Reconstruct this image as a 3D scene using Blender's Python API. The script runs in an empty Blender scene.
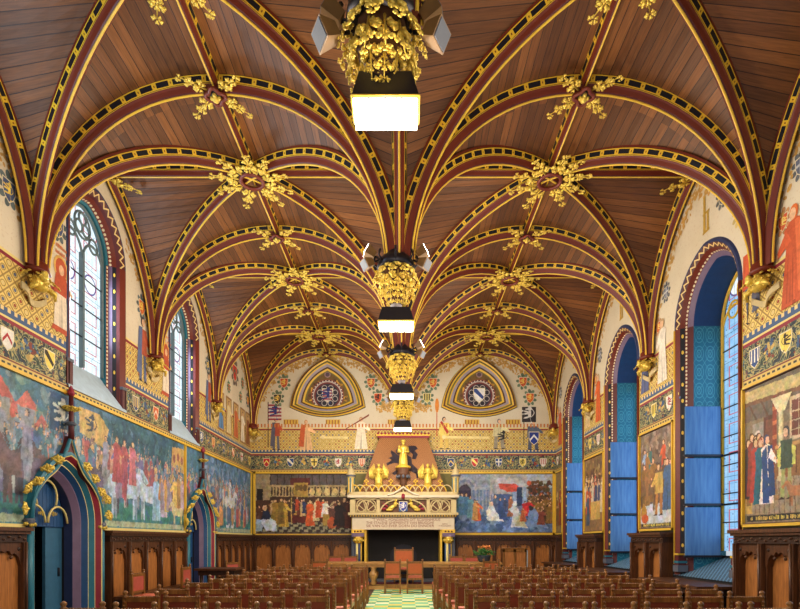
import bpy, bmesh, math, random
from math import sin, cos, pi, sqrt, atan2, acos, floor, hypot
from mathutils import Vector, Matrix
random.seed(7)
S = bpy.context.scene
COL = S.collection
# ---------------------------------------------------------------- dimensions
W = 5.2; D = 17.78; BAY = 3.478; Y0 = 0.39 - BAY
SPR = 5.27; RISE = 2.68; EYE = 1.45
YK = [Y0 + BAY * k for k in range(7)]
def lin(v):
    v /= 255.0
    return v / 12.92 if v <= .04045 else ((v + .055) / 1.055) ** 2.4
def c(r, g, b): return (lin(r), lin(g), lin(b), 1)
# ---------------------------------------------------------------- materials
class G:
    def __init__(s, name):
        s.m = bpy.data.materials.new(name); s.m.use_nodes = True
        s.t = s.m.node_tree; s.b = s.t.nodes['Principled BSDF']
    def n(s, ty, **k):
        x = s.t.nodes.new(ty)
        for a, v in k.items(): setattr(x, a, v)
        return x
    def put(s, sock, v):
        if isinstance(v, bpy.types.NodeSocket): s.t.links.new(v, sock)
        else: sock.default_value = v
    def math(s, op, a, b=0.0, cc=0.0):
        x = s.n('ShaderNodeMath', operation=op)
        s.put(x.inputs[0], a); s.put(x.inputs[1], b); s.put(x.inputs[2], cc)
        return x.outputs[0]
    def uv(s):
        u = s.n('ShaderNodeUVMap'); x = s.n('ShaderNodeSeparateXYZ')
        s.t.links.new(u.outputs[0], x.inputs[0])
        return x.outputs[0], x.outputs[1]
    def vec(s, x, y, z=0.0):
        v = s.n('ShaderNodeCombineXYZ')
        s.put(v.inputs[0], x); s.put(v.inputs[1], y); s.put(v.inputs[2], z)
        return v.outputs[0]
    def obj(s):
        return s.n('ShaderNodeTexCoord').outputs['Object']
    def noise(s, vec, scale=5, detail=3, dist=0.0):
        x = s.n('ShaderNodeTexNoise'); s.put(x.inputs['Vector'], vec)
        x.inputs['Scale'].default_value = scale; x.inputs['Detail'].default_value = detail
        x.inputs['Distortion'].default_value = dist
        return x.outputs[0]
    def white(s, vec):
        x = s.n('ShaderNodeTexWhiteNoise', noise_dimensions='3D'); s.put(x.inputs['Vector'], vec)
        return x.outputs['Value']
    def mix(s, f, a, b, mode='MIX'):
        x = s.n('ShaderNodeMix', data_type='RGBA', blend_type=mode)
        s.put(x.inputs[0], f); s.put(x.inputs[6], a); s.put(x.inputs[7], b)
        return x.outputs[2]
    def ramp(s, f, stops, const=False):
        x = s.n('ShaderNodeValToRGB'); r = x.color_ramp
        if const: r.interpolation = 'CONSTANT'
        while len(r.elements) < len(stops): r.elements.new(.5)
        for e, (p, cc) in zip(r.elements, stops): e.position = p; e.color = cc
        s.put(x.inputs[0], f); return x.outputs[0]
    def bump(s, h, st=.3, d=.01):
        x = s.n('ShaderNodeBump'); x.inputs['Strength'].default_value = st
        x.inputs['Distance'].default_value = d
        s.put(x.inputs['Height'], h); s.t.links.new(x.outputs[0], s.b.inputs['Normal'])
    def out(s, col, rough=.6, metal=0.0, spec=.4, emit=None, es=0):
        s.put(s.b.inputs['Base Color'], col); s.put(s.b.inputs['Roughness'], rough)
        s.b.inputs['Metallic'].default_value = metal
        s.b.inputs['Specular IOR Level'].default_value = spec
        if emit is not None:
            s.put(s.b.inputs['Emission Color'], emit); s.b.inputs['Emission Strength'].default_value = es
        return s.m
MC = {}
def plain(name, col, rough=.6, metal=0.0, var=.25, scale=9, spec=.4):
    if name in MC: return MC[name]
    g = G(name); n = g.noise(g.obj(), scale, 4)
    f = g.math('MULTIPLY_ADD', n, 2 * var, 1 - var)
    v = g.mix(1.0, col, g.vec(f, f, f), 'MULTIPLY')
    MC[name] = g.out(v, rough, metal, spec); return MC[name]
def frac(g, x, p): return g.math('FRACT', g.math('DIVIDE', x, p))
def near(g, x, v, w): return g.math('COMPARE', x, v, w)
def m_boards():
    g = G('ceiling_boards'); u, v = g.uv()
    cell = g.math('FLOOR', g.math('DIVIDE', u, .125))
    r = g.white(g.vec(cell, g.math('FLOOR', g.math('DIVIDE', v, 30.0)), 1.0))
    gr = g.noise(g.vec(g.math('MULTIPLY', u, 22.0), g.math('MULTIPLY', v, 1.3), cell), 2.2, 6, .6)
    col = g.ramp(r, [(0, c(84, 50, 26)), (.5, c(104, 63, 32)), (1, c(132, 83, 42))])
    k = g.math('MULTIPLY_ADD', gr, 1.3, .35)
    col = g.mix(1.0, col, g.vec(k, k, k), 'MULTIPLY')
    ln = near(g, frac(g, u, .125), .04, .045)
    col = g.mix(ln, col, c(52, 30, 20))
    g.bump(g.math('SUBTRACT', 1.0, ln), .5, .01)
    return g.out(col, .5, 0, .35)
def m_cheq():
    g = G('black_and_gold_chequer'); u, v = g.uv()
    fu = frac(g, u, .24); bl = g.math('LESS_THAN', fu, .74)
    bl = g.math('MULTIPLY', bl, near(g, v, .5, .31))
    ring = near(g, fu, .87, .03); ring = g.math('MULTIPLY', ring, near(g, v, .5, .12))
    col = g.mix(bl, c(226, 184, 50), c(16, 18, 30)); col = g.mix(ring, col, c(120, 60, 20))
    edge = g.math('GREATER_THAN', g.math('ABSOLUTE', g.math('SUBTRACT', v, .5)), .44)
    col = g.mix(edge, col, c(70, 40, 14))
    return g.out(col, .45, 0, .4)
def m_dots(name, base, dot, p=.09, w=.25, vw=.25, rough=.5):
    g = G(name); u, v = g.uv()
    a = g.math('ADD', g.math('POWER', g.math('DIVIDE', g.math('SUBTRACT', frac(g, u, p), .5), w), 2.0),
               g.math('POWER', g.math('DIVIDE', g.math('SUBTRACT', v, .5), vw), 2.0))
    return g.out(g.mix(g.math('LESS_THAN', a, 1.0), base, dot), rough)
def m_zig():
    g = G('gold_zigzag_on_maroon'); u, v = g.uv()
    t = g.math('PINGPONG', u, .07); t = g.math('DIVIDE', t, .07)
    d = g.math('ABSOLUTE', g.math('SUBTRACT', g.math('MULTIPLY_ADD', t, .7, .15), v))
    return g.out(g.mix(g.math('LESS_THAN', d, .16), c(84, 40, 38), c(222, 190, 120)), .5)
def m_diaper():
    g = G('gold_diaper_wall_paint'); u, v = g.uv()
    p = .21
    a = g.math('ADD', u, v); b = g.math('SUBTRACT', u, v)
    fa = frac(g, a, p); fb = frac(g, b, p)
    da = g.math('ABSOLUTE', g.math('SUBTRACT', fa, .5)); db = g.math('ABSOLUTE', g.math('SUBTRACT', fb, .5))
    ln = g.math('GREATER_THAN', g.math('MAXIMUM', da, db), .43)
    rr = g.math('SQRT', g.math('ADD', g.math('POWER', da, 2.0), g.math('POWER', db, 2.0)))
    w = g.white(g.vec(g.math('FLOOR', g.math('DIVIDE', a, p)), g.math('FLOOR', g.math('DIVIDE', b, p)), 3.0))
    dc = g.ramp(w, [(0, c(150, 66, 40)), (.4, c(92, 98, 128)), (.7, c(214, 190, 130))], True)
    n = g.noise(g.vec(u, v, 0.0), 14, 4)
    col = g.mix(n, c(208, 176, 88), c(238, 212, 130))
    col = g.mix(g.math('MULTIPLY', ln, .75), col, c(122, 84, 40))
    col = g.mix(near(g, rr, .27, .035), col, c(132, 98, 44))
    col = g.mix(g.math('LESS_THAN', rr, .17), col, dc)
    return g.out(col, .55)
def m_frieze():
    g = G('painted_foliage_frieze'); u, v = g.uv()
    n = g.noise(g.vec(u, v, 0.0), 7.0, 2, 2.2)
    col = g.ramp(n, [(0, c(28, 40, 40)), (.40, c(46, 62, 54)), (.45, c(132, 142, 110)), (.5, c(196, 172, 100)), (.54, c(54, 78, 84)), (.62, c(40, 46, 58))])
    n2 = g.noise(g.vec(u, v, 4.0), 11.0, 2, 1.0)
    col = g.mix(g.math('GREATER_THAN', n2, .66), col, c(130, 52, 44))
    return g.out(col, .6)
def m_dentil():
    g = G('blue_battlement_border'); u, v = g.uv()
    a = g.math('LESS_THAN', frac(g, u, .12), .55)
    hi = g.math('GREATER_THAN', v, 4.475)
    k = g.math('MULTIPLY', hi, g.math('SUBTRACT', 1.0, a))
    col = g.mix(k, c(66, 92, 132), c(228, 202, 140))
    return g.out(col, .55)
def m_cream():
    g = G('cream_painted_plaster'); n = g.noise(g.obj(), 1.6, 5)
    col = g.mix(n, c(200, 186, 158), c(226, 214, 190))
    n2 = g.noise(g.obj(), 26, 3)
    col = g.mix(g.math('MULTIPLY', g.math('GREATER_THAN', n2, .62), .18), col, c(170, 120, 70))
    return g.out(col, .75)
def m_wood(name, a, b, sc=3.0, rough=.4, axis=2):
    g = G(name); x = g.n('ShaderNodeMapping'); g.put(x.inputs[0], g.obj())
    s = [14.0, 14.0, 14.0]; s[axis] = 1.4; x.inputs['Scale'].default_value = s
    n = g.noise(x.outputs[0], sc, 5, .5)
    col = g.mix(g.math('MULTIPLY_ADD', n, 1.8, -.4), a, b)
    return g.out(col, rough, 0, .45)
def m_glass(name, cool, deep, strength, lite=(1, 1, 1, 1)):
    # leaded lights glowing with the daylight behind them
    g = G(name); u, v = g.uv()
    fu = frac(g, u, .6); fv = frac(g, v, .52)
    le = g.math('MAXIMUM', near(g, fv, .0, .022), near(g, frac(g, u, .155), .0, .05))
    le2 = near(g, frac(g, v, .13), .0, .05)
    bd = g.math('MULTIPLY', near(g, g.math('ABSOLUTE', g.math('SUBTRACT', fu, .5)), .3, .02), g.math('GREATER_THAN', .36, g.math('ABSOLUTE', g.math('SUBTRACT', fv, .5))))
    bd = g.math('MAXIMUM', bd, g.math('MULTIPLY', near(g, g.math('ABSOLUTE', g.math('SUBTRACT', fv, .5)), .34, .015), g.math('LESS_THAN', g.math('ABSOLUTE', g.math('SUBTRACT', fu, .5)), .3)))
    dx = g.math('MULTIPLY', g.math('SUBTRACT', fu, .5), .6); dy = g.math('MULTIPLY', g.math('SUBTRACT', fv, .5), .52)
    rr = g.math('SQRT', g.math('ADD', g.math('MULTIPLY', dx, dx), g.math('MULTIPLY', dy, dy)))
    w = g.noise(g.vec(u, v, 0.0), 6.0, 3)
    col = g.mix(w, cool, lite)
    v2 = g.n('ShaderNodeTexVoronoi', feature='F1'); v2.inputs['Scale'].default_value = 13; g.put(v2.inputs[0], g.vec(u, v, 0.0))
    cw = g.math('LESS_THAN', v2.outputs[0], .18)
    col = g.mix(g.math('MULTIPLY', cw, .8), col, deep)
    col = g.mix(bd, col, c(190, 60, 70))
    gate = near(g, v, 5.98, .26)
    col = g.mix(g.math('MULTIPLY', gate, g.math('LESS_THAN', rr, .15)), col, c(236, 246, 250))
    col = g.mix(g.math('MULTIPLY', gate, near(g, rr, .16, .014)), col, c(90, 60, 130))
    col = g.mix(g.math('MULTIPLY', le, .75), col, c(60, 84, 96))
    col = g.mix(g.math('MULTIPLY', le2, .35), col, deep)
    return g.out(c(60, 80, 90), .15, 0, .5, col, strength)
def m_teal():
    g = G('teal_patterned_jamb_paint'); u, v = g.uv()
    fu = g.math('SUBTRACT', frac(g, u, .34), .5); fv = g.math('SUBTRACT', frac(g, v, .34), .5)
    rr = g.math('SQRT', g.math('ADD', g.math('MULTIPLY', fu, fu), g.math('MULTIPLY', fv, fv)))
    k = g.math('MAXIMUM', near(g, rr, .4, .03), near(g, rr, .2, .035))
    k = g.math('MAXIMUM', k, near(g, g.math('ABSOLUTE', fu), g.math('ABSOLUTE', fv), .03))
    n = g.noise(g.vec(u, v, 0.0), 3, 3)
    col = g.mix(n, c(18, 84, 112), c(26, 112, 134))
    return g.out(g.mix(g.math('MULTIPLY', k, .5), col, c(84, 156, 164)), .5)
def m_lattice():
    g = G('blue_grey_pierced_grille'); u, v = g.uv()
    fa = frac(g, g.math('ADD', u, v), .09); fb = frac(g, g.math('SUBTRACT', u, v), .09)
    k = g.math('MAXIMUM', near(g, fa, .5, .16), near(g, fb, .5, .16))
    return g.out(g.mix(k, c(12, 16, 26), c(110, 146, 170)), .5)
def m_carpet():
    g = G('chequered_carpet_tiles'); o = g.n('ShaderNodeSeparateXYZ'); g.t.links.new(g.obj(), o.inputs[0])
    fx = g.math('FLOOR', g.math('DIVIDE', o.outputs[0], .3)); fy = g.math('FLOOR', g.math('DIVIDE', o.outputs[1], .3))
    w = g.white(g.vec(fx, fy, 5.0))
    par = g.math('MODULO', g.math('ABSOLUTE', g.math('ADD', fx, fy)), 2.0)
    a = g.mix(g.math('GREATER_THAN', w, .5), c(76, 166, 124), c(110, 196, 160))
    b = g.ramp(w, [(0, c(222, 204, 92)), (.45, c(214, 224, 160)), (.75, c(240, 236, 196))], True)
    return g.out(g.mix(g.math('GREATER_THAN', par, .5), a, b), .6)
def m_floor():
    g = G('dark_stone_tiles'); o = g.n('ShaderNodeSeparateXYZ'); g.t.links.new(g.obj(), o.inputs[0])
    fx = frac(g, o.outputs[0], .4); fy = frac(g, o.outputs[1], .4)
    k = g.math('MAXIMUM', near(g, fx, .0, .02), near(g, fy, .0, .02))
    n = g.noise(g.obj(), 3, 4)
    return g.out(g.mix(k, g.mix(n, c(50, 42, 40), c(86, 74, 66)), c(26, 22, 22)), .35)
def m_paint():
    g = G('painted_colours'); a = g.n('ShaderNodeVertexColor', layer_name='Col')
    n = g.noise(g.obj(), 7, 5, .8); n2 = g.noise(g.obj(), 34, 3)
    k = g.math('MULTIPLY_ADD', n, .7, g.math('MULTIPLY_ADD', n2, .6, .35))
    return g.out(g.mix(1.0, a.outputs[0], g.vec(k, k, k), 'MULTIPLY'), .6)
def m_hood():
    g = G('orange_lattice_painted_hood'); u, v = g.uv()
    fa = frac(g, g.math('ADD', u, v), .07); fb = frac(g, g.math('SUBTRACT', u, v), .07)
    k = g.math('MAXIMUM', near(g, fa, .5, .12), near(g, fb, .5, .12))
    return g.out(g.mix(k, c(128, 80, 46), c(176, 124, 74)), .55)
def m_border():
    g = G('gold_border_with_dark_key'); u, v = g.uv()
    a = g.math('LESS_THAN', frac(g, u, .1), .6); k = g.math('MULTIPLY', a, near(g, v, 3.795, .016))
    col = g.mix(k, c(206, 178, 96), c(50, 46, 40))
    col = g.mix(near(g, v, 3.85, .012), col, c(120, 60, 50))
    return g.out(col, .5)
def m_emit(name, col, st):
    g = G(name); return g.out((.8, .8, .8, 1), .5, 0, .3, col, st)
M = dict(boards=m_boards(), cheq=m_cheq(), zig=m_zig(), diaper=m_diaper(), frieze=m_frieze(), dentil=m_dentil(),
    cream=m_cream(), paint=m_paint(), carpet=m_carpet(), floor=m_floor(), teal=m_teal(), lattice=m_lattice(),
    hood=m_hood(), border=m_border(),
    gold=plain('gilding', c(222, 192, 84), .34, .35, .5, 34), goldp=plain('gold_paint', c(222, 180, 60), .45, 0, .15),
    palegold=plain('pale_gold_paint', c(226, 206, 130), .45, 0, .1),
    red=plain('oxblood_paint', c(108, 42, 27), .42, 0, .15), maroon=plain('maroon_paint', c(84, 30, 32), .5),
    crimson=plain('crimson_paint', c(140, 36, 54), .5), navy=plain('navy_paint', c(44, 54, 92), .5), door=plain('slate_blue_door', c(52, 100, 130), .5),
    blue=plain('blue_paint', c(30, 76, 124), .5), tealp=plain('teal_paint', c(40, 112, 132), .5),
    soffit=plain('blue_soffit_paint', c(16, 56, 104), .6), panel=m_wood('blue_blind_fabric', c(50, 94, 150), c(98, 140, 184), 1.2, .7),
    purple=plain('violet_grey_paint', c(112, 92, 118), .5), black=plain('black_paint', c(24, 22, 26), .5),
    stone=plain('pale_sill_stone', c(176, 196, 210), .5), greyst=plain('dark_base_stone', c(88, 92, 104), .6),
    iron=plain('dark_wrought_iron', c(40, 38, 46), .4, .5), lead=plain('slate_tracery_stone', c(100, 118, 122), .5),
    beads=m_dots('cream_beads_on_red', c(120, 48, 40), c(236, 220, 180), .07, .33, .35),
    studs=m_dots('gold_studs_on_black', c(26, 24, 34), c(226, 186, 70), .3, .12, .25),
    oak=m_wood('dark_oak', c(52, 30, 18), c(104, 62, 34)), oakp=m_wood('golden_oak_panel', c(130, 78, 36), c(198, 128, 66)),
    oakd=m_wood('black_oak', c(34, 20, 14), c(66, 40, 26)),
    chair=m_wood('waxed_chair_oak', c(84, 52, 22), c(158, 106, 50), 3, .28), tablew=m_wood('lit_golden_table_oak', c(150, 104, 54), c(210, 160, 92), 3, .3, 0), leather_lit=plain('lit_orange_leather', c(182, 92, 46), .4, 0, .15, 14), leather=plain('shaded_orange_leather', c(118, 52, 28), .4, 0, .2, 14),  # row leather darkened as if shaded; bright leather and table oak lightened as lit
    leatherp=plain('rose_leather', c(176, 84, 70), .4, 0, .2, 14), seat=plain('coral_leather', c(204, 108, 84), .4, 0, .2, 14),
    tan=plain('tan_lamp_housing', c(120, 90, 54), .4, .2), lamp=m_emit('lit_lamp_tube', (1, .93, .78, 1), 6),
    flood=m_emit('lit_flood_glass', (1, .96, .9, 1), 10),
    wglass=m_glass('pale_leaded_glass', c(186, 220, 236), c(70, 140, 180), .8),
    bglass=m_glass('blue_leaded_glass', c(50, 140, 210), c(8, 40, 110), .7, c(190, 228, 250)),
    leaf=plain('green_leaves', c(60, 120, 52), .5), bloom=plain('orange_petals', c(222, 130, 60), .5),
    pot=plain('slate_pot', c(50, 62, 74), .5), dark=plain('near_black_plaster', c(26, 24, 26), .8),  # near-black plaster for doorway recesses, fire opening and wall behind panelling
    sand=plain('painted_sandstone', c(196, 176, 128), .6), sandl=plain('pale_lintel_stone', c(206, 192, 166), .6, 0, .1),
    burg=plain('burgundy_carpet', c(92, 26, 40), .8), white=plain('white_paint', c(226, 222, 214), .5),
    ink=plain('dark_red_lettering', c(120, 44, 40), .6), olive=plain('olive_paint', c(112, 104, 52), .6),
    lilac=plain('lilac_grey_paint', c(156, 146, 156), .5), brown=plain('umber_paint', c(92, 58, 36), .6))
# ---------------------------------------------------------------- mesh builder
class MB:
    def __init__(s, xf=None):
        s.v = []; s.f = []; s.m = []; s.uv = []; s.c = []; s.mats = []; s.raw = []; s.xf = xf; s.d = .002; s.sm = []
    def mi(s, mat):
        if mat not in s.mats: s.mats.append(mat)
        return s.mats.index(mat)
    def add(s, vs, fs, mat='oak', uvs=None, col=(1, 1, 1, 1), smooth=False):
        o = len(s.v); k = s.mi(mat)
        s.v += [s.xf(p) if s.xf else tuple(p) for p in vs]; s.raw += [tuple(p) for p in vs]
        for i, f in enumerate(fs):
            s.f.append([o + j for j in f]); s.m.append(k); s.c.append(col); s.sm.append(smooth)
            s.uv.append([(vs[j][0], vs[j][1]) for j in f] if uvs is None else [uvs[j] for j in f])
        return s
    def box(s, x0, x1, y0, y1, z0, z1, mat='oak', bev=0):
        v = [(x, y, z) for x in (x0, x1) for y in (y0, y1) for z in (z0, z1)]
        s.add(v, [(0, 1, 3, 2), (4, 6, 7, 5), (0, 4, 5, 1), (2, 3, 7, 6), (0, 2, 6, 4), (1, 5, 7, 3)], mat)
        return s
    def tube(s, pts, r, mat='oak', n=8, cap=True):
        pts = [Vector(p) for p in pts]; rs = r if isinstance(r, (list, tuple)) else [r] * len(pts)
        vs = []; fs = []; up = None; uvs = []; L = 0
        for i, p in enumerate(pts):
            t = (pts[min(i + 1, len(pts) - 1)] - pts[max(i - 1, 0)])
            t = t.normalized() if t.length > 1e-9 else Vector((0, 0, 1))
            if up is None: up = Vector((0, 0, 1)) if abs(t.z) < .9 else Vector((1, 0, 0))
            a = (up - t * up.dot(t)).normalized(); up = a; b = t.cross(a)
            if i: L += (p - pts[i - 1]).length
            for k in range(n):
                th = 2 * pi * k / n; vs.append(p + (a * cos(th) + b * sin(th)) * rs[i]); uvs.append((L, k / n))
        for i in range(len(pts) - 1):
            for k in range(n):
                fs.append((i * n + k, i * n + (k + 1) % n, (i + 1) * n + (k + 1) % n, (i + 1) * n + k))
        if cap: fs.append(tuple(range(n - 1, -1, -1))); fs.append(tuple(range(len(vs) - n, len(vs))))
        return s.add(vs, fs, mat, uvs, smooth=True)
    def lathe(s, cx, cy, prof, mat='oak', n=12, z0=0):
        return s.tube([(cx, cy, z0 + z) for r, z in prof], [r for r, z in prof], mat, n)
    def ell(s, ctr, rad, mat='gold', rot=None, nu=8, nv=5):
        vs = []; fs = []; ctr = Vector(ctr)
        for j in range(nv + 1):
            ph = -pi / 2 + pi * j / nv
            for i in range(nu):
                th = 2 * pi * i / nu
                p = Vector((rad[0] * cos(ph) * cos(th), rad[1] * cos(ph) * sin(th), rad[2] * sin(ph)))
                if rot: p = rot @ p
                vs.append(ctr + p)
        for j in range(nv):
            for i in range(nu):
                fs.append((j * nu + i, j * nu + (i + 1) % nu, (j + 1) * nu + (i + 1) % nu, (j + 1) * nu + i))
        return s.add(vs, fs, mat, smooth=True)
    def prism(s, pts, d0, d1, mat='oak', col=(1, 1, 1, 1)):
        # pts in (u,v); extruded along d
        n = len(pts)
        v = [(p[0], p[1], d0) for p in pts] + [(p[0], p[1], d1) for p in pts]
        f = [tuple(range(n - 1, -1, -1)), tuple(range(n, 2 * n))] + [(i, (i + 1) % n, n + (i + 1) % n, n + i) for i in range(n)]
        return s.add(v, f, mat, col=col)
    def strip(s, us, lo, hi, d0, d1, mat='oak'):
        # solid plate between curves lo(u), hi(u), from depth d0 to d1
        us = list(us)
        A = [(u, min(lo(u), hi(u))) for u in us]; B = [(u, max(hi(u), lo(u))) for u in us]; n = len(us)
        v = [(a[0], a[1], d) for d in (d0, d1) for a in A] + [(b[0], b[1], d) for d in (d0, d1) for b in B]
        f = []
        for i in range(n - 1):
            f.append((n + i, n + i + 1, 3 * n + i + 1, 3 * n + i))      # front (d1)
            f.append((i + 1, i, 2 * n + i, 2 * n + i + 1))              # back
            f.append((i, i + 1, n + i + 1, n + i))                      # bottom
            f.append((2 * n + i + 1, 2 * n + i, 3 * n + i, 3 * n + i + 1))
        f.append((0, n, 3 * n, 2 * n)); f.append((n - 1, 3 * n - 1 - n + 0, 4 * n - 1, 3 * n - 1))
        return s.add(v, f[:-1] + [(2 * n - 1, n - 1, 3 * n - 1, 4 * n - 1)], mat)
    # flat painting
    def poly(s, pts, col):
        s.d += .00002
        return s.add([(p[0], p[1], s.d) for p in pts], [tuple(range(len(pts)))], 'paint', col=col)
    def disc(s, u, v, ru, rv, col, rot=0, n=12):
        return s.poly([(u + ru * cos(2 * pi * i / n) * cos(rot) - rv * sin(2 * pi * i / n) * sin(rot),
                        v + ru * cos(2 * pi * i / n) * sin(rot) + rv * sin(2 * pi * i / n) * cos(rot)) for i in range(n)], col)
    def build(s, name, parent=None, loc=None, recalc=True):
        me = bpy.data.meshes.new(name)
        off = Vector(loc) if loc is not None else None
        vs = s.v if off is None else [tuple(Vector(p) - off) for p in s.v]
        me.from_pydata([tuple(p) for p in vs], [], s.f)
        for mt in s.mats: me.materials.append(M[mt])
        me.polygons.foreach_set('material_index', s.m)
        me.polygons.foreach_set('use_smooth', s.sm)
        ul = me.uv_layers.new(name='UVMap'); flat = []
        for f in s.uv:
            for a in f: flat += [a[0], a[1]]
        ul.data.foreach_set('uv', flat)
        if 'paint' in s.mats:
            ca = me.color_attributes.new('Col', 'FLOAT_COLOR', 'CORNER'); fl = []
            for f, cc in zip(s.f, s.c): fl += list(cc) * len(f)
            ca.data.foreach_set('color', fl)
        if recalc and 'paint' not in s.mats:
            bm = bmesh.new(); bm.from_mesh(me); bmesh.ops.recalc_face_normals(bm, faces=bm.faces); bm.to_mesh(me); bm.free()
        me.update()
        o = bpy.data.objects.new(name, me); COL.objects.link(o)
        if off is not None and parent is None: o.location = off
        if parent: o.parent = parent
        return o
def tag(o, label=None, cat=None, group=None, kind=None):
    if label: o['label'] = label
    if cat: o['category'] = cat
    if group: o['group'] = group
    if kind: o['kind'] = kind
    return o
def empty(name, loc=(0, 0, 0), rz=0):
    o = bpy.data.objects.new(name, None); COL.objects.link(o); o.location = loc; o.rotation_euler = (0, 0, rz); o.empty_display_size = .1
    return o
def thing(name, label, cat, loc=(0, 0, 0), rz=0, group=None): return tag(empty(name, loc, rz), label, cat, group)
KIDS = {}
def kids(o): return [x for x in COL.objects if x.parent == o]
def tree(o): return (o, [tree(x) for x in kids(o)])
def dup(t, parent=None, loc=None, rz=None, label=None, group=None):
    o, ch = t; n = o.copy(); COL.objects.link(n)
    if parent: n.parent = parent
    if loc is not None: n.location = loc
    if rz is not None: n.rotation_euler = (0, 0, rz)
    if label: n['label'] = label
    if group: n['group'] = group
    for x in ch: dup(x, n)
    return n
# planes: (u, v, d) -> world, d towards the room
PL = lambda p: (-W + p[2], p[0], p[1])
PR = lambda p: (W - p[2], p[0], p[1])
PB = lambda p: (p[0], D - p[2], p[1])
def sh(f, du=0, dv=0, dd=0): return lambda p: f((p[0] + du, p[1] + dv, p[2] + dd))
# where features of the photograph fall on the three walls
def L(px, py): y = 2751 / (406 - px); return (y, EYE + (540 - py) * y / 520)
def R(px, py): y = 2657 / (px - 406); return (y, EYE + (540 - py) * y / 520)
def B(px, py): return (.09 + (px - 406) / 29.25, EYE + (540 - py) / 29.25)
# ---------------------------------------------------------------- vault
def FT(u): u = min(1, abs(u)); return max(0, 1 - u ** 2.1) ** (1 / 2.1)
def FD(u): u = min(1, abs(u)); return max(0, 1 - u ** 2.0) ** .5
def FW(u):
    u = min(1, abs(u)); return sqrt(max(0, 1.63 ** 2 - (u + .63) ** 2)) / 1.5
ZT = lambda u: SPR + RISE * FT(u)
ZD = lambda u: SPR + RISE * FD(u)
ZW = lambda u: SPR + RISE * min(1, FW(u))
def smp(n):  # finer near |u|=1
    return [sin(pi / 2 * (-1 + 2 * i / n)) for i in range(n + 1)]
# ---------------------------------------------------------------- ceiling shell
def build_ceiling():
    mb = MB(); us = smp(40); NT = 5
    for k in range(6):
        yc = YK[k] + BAY / 2
        for sx in (-1, 1):
            xc = sx * W / 2
            for fam in (0, 1):
                for j in (-1, 1):
                    arc = 0; prev = None; vs = []; uv = []
                    for u in us:
                        h = (ZT if fam == 0 else ZW)(u); a = u * (W / 2 if fam == 0 else BAY / 2)
                        if prev: arc += hypot(a - prev[0], h - prev[1])
                        prev = (a, h)
                        for t in range(NT + 1):
                            q = abs(u) + (1 - abs(u)) * t / NT
                            z = ZD(u) + (h - ZD(u)) * (t / NT)
                            if fam == 0: p = (xc + a, yc + j * q * BAY / 2, z); uv.append((arc, p[1] + 7.7 * j))
                            else: p = (xc + j * q * W / 2, yc + a, z); uv.append((arc, p[0] + 3.3 * j))
                            vs.append(p)
                    fs = [(i * (NT + 1) + t, (i + 1) * (NT + 1) + t, (i + 1) * (NT + 1) + t + 1, i * (NT + 1) + t + 1)
                          for i in range(len(us) - 1) for t in range(NT)]
                    mb.add(vs, fs, 'boards', uv)
    return tag(mb.build('ceiling', recalc=False), kind='structure')
build_ceiling()
TRIM = [0]
SECT = [(.106, -.03), (.1, .0), (.07, .1), (.068, .107), (.052, .13), (.03, .185), (.014, .198), (.013, .21), (0, .217)]
SM = ['red', 'cheq', 'goldp', 'red', 'red', 'maroon', 'goldp', 'goldp']
def rib(pts, sc=1.0):
    TRIM[0] += 1
    mb = MB(); pts = [Vector(p) for p in pts]; n = len(pts)
    full = [(-a, b) for a, b in SECT[:-1]] + [SECT[-1]] + [(a, b) for a, b in reversed(SECT[:-1])]
    mats = SM + list(reversed(SM)); m = len(full)
    rings = []; Ls = []; Lx = 0
    for i, p in enumerate(pts):
        t = (pts[min(i + 1, n - 1)] - pts[max(i - 1, 0)]).normalized()
        h = (pts[-1] - pts[0]); h.z = 0
        b = Vector((-h.y, h.x, 0)).normalized()
        nn = -t.cross(b)
        if i: Lx += (p - pts[i - 1]).length
        Ls.append(Lx); rings.append([p + b * a * sc + nn * d * sc for a, d in full])
    for k in range(m - 1):
        vs = []; uv = []
        for i in range(n):
            vs += [rings[i][k], rings[i][k + 1]]
            if k == 1: uv += [(Ls[i], 0), (Ls[i], 1)]
            elif k == m - 3: uv += [(Ls[i], 1), (Ls[i], 0)]
            else: uv += [(Ls[i], 0), (Ls[i], 1)]
        mb.add(vs, [(2 * i, 2 * i + 1, 2 * i + 3, 2 * i + 2) for i in range(n - 1)], mats[k], uv, smooth=False)
    mb.add(rings[0] + rings[-1], [tuple(range(m)), tuple(range(m, 2 * m))], 'red')
    return tag(mb.build('trim_%d' % TRIM[0], recalc=False), kind='structure')
us = smp(40)
def uclip(u): return u
for k in range(7):
    for sx in (-1, 1):
        y = YK[k] if k < 6 else D - .07
        rib([(sx * W / 2 + u * W / 2, y, ZT(u)) for u in us])
for k in range(6):
    yc = YK[k] + BAY / 2
    for sx in (-1, 1):
        for d in (-1, 1):
            rib([(sx * W / 2 + u * W / 2, yc + d * u * BAY / 2, ZD(u)) for u in us])
    for x in (-W + .07, 0, W - .07):
        rib([(x, yc + u * BAY / 2, ZW(u)) for u in us])
    rib([(x, yc, SPR + RISE + .01) for x in (-W, -W / 2, 0, W / 2, W)], .85)
for sx in (-1, 1): rib([(sx * W / 2, Y0 + (D - Y0) * i / 12, SPR + RISE + .01) for i in range(13)], .85)
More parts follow.
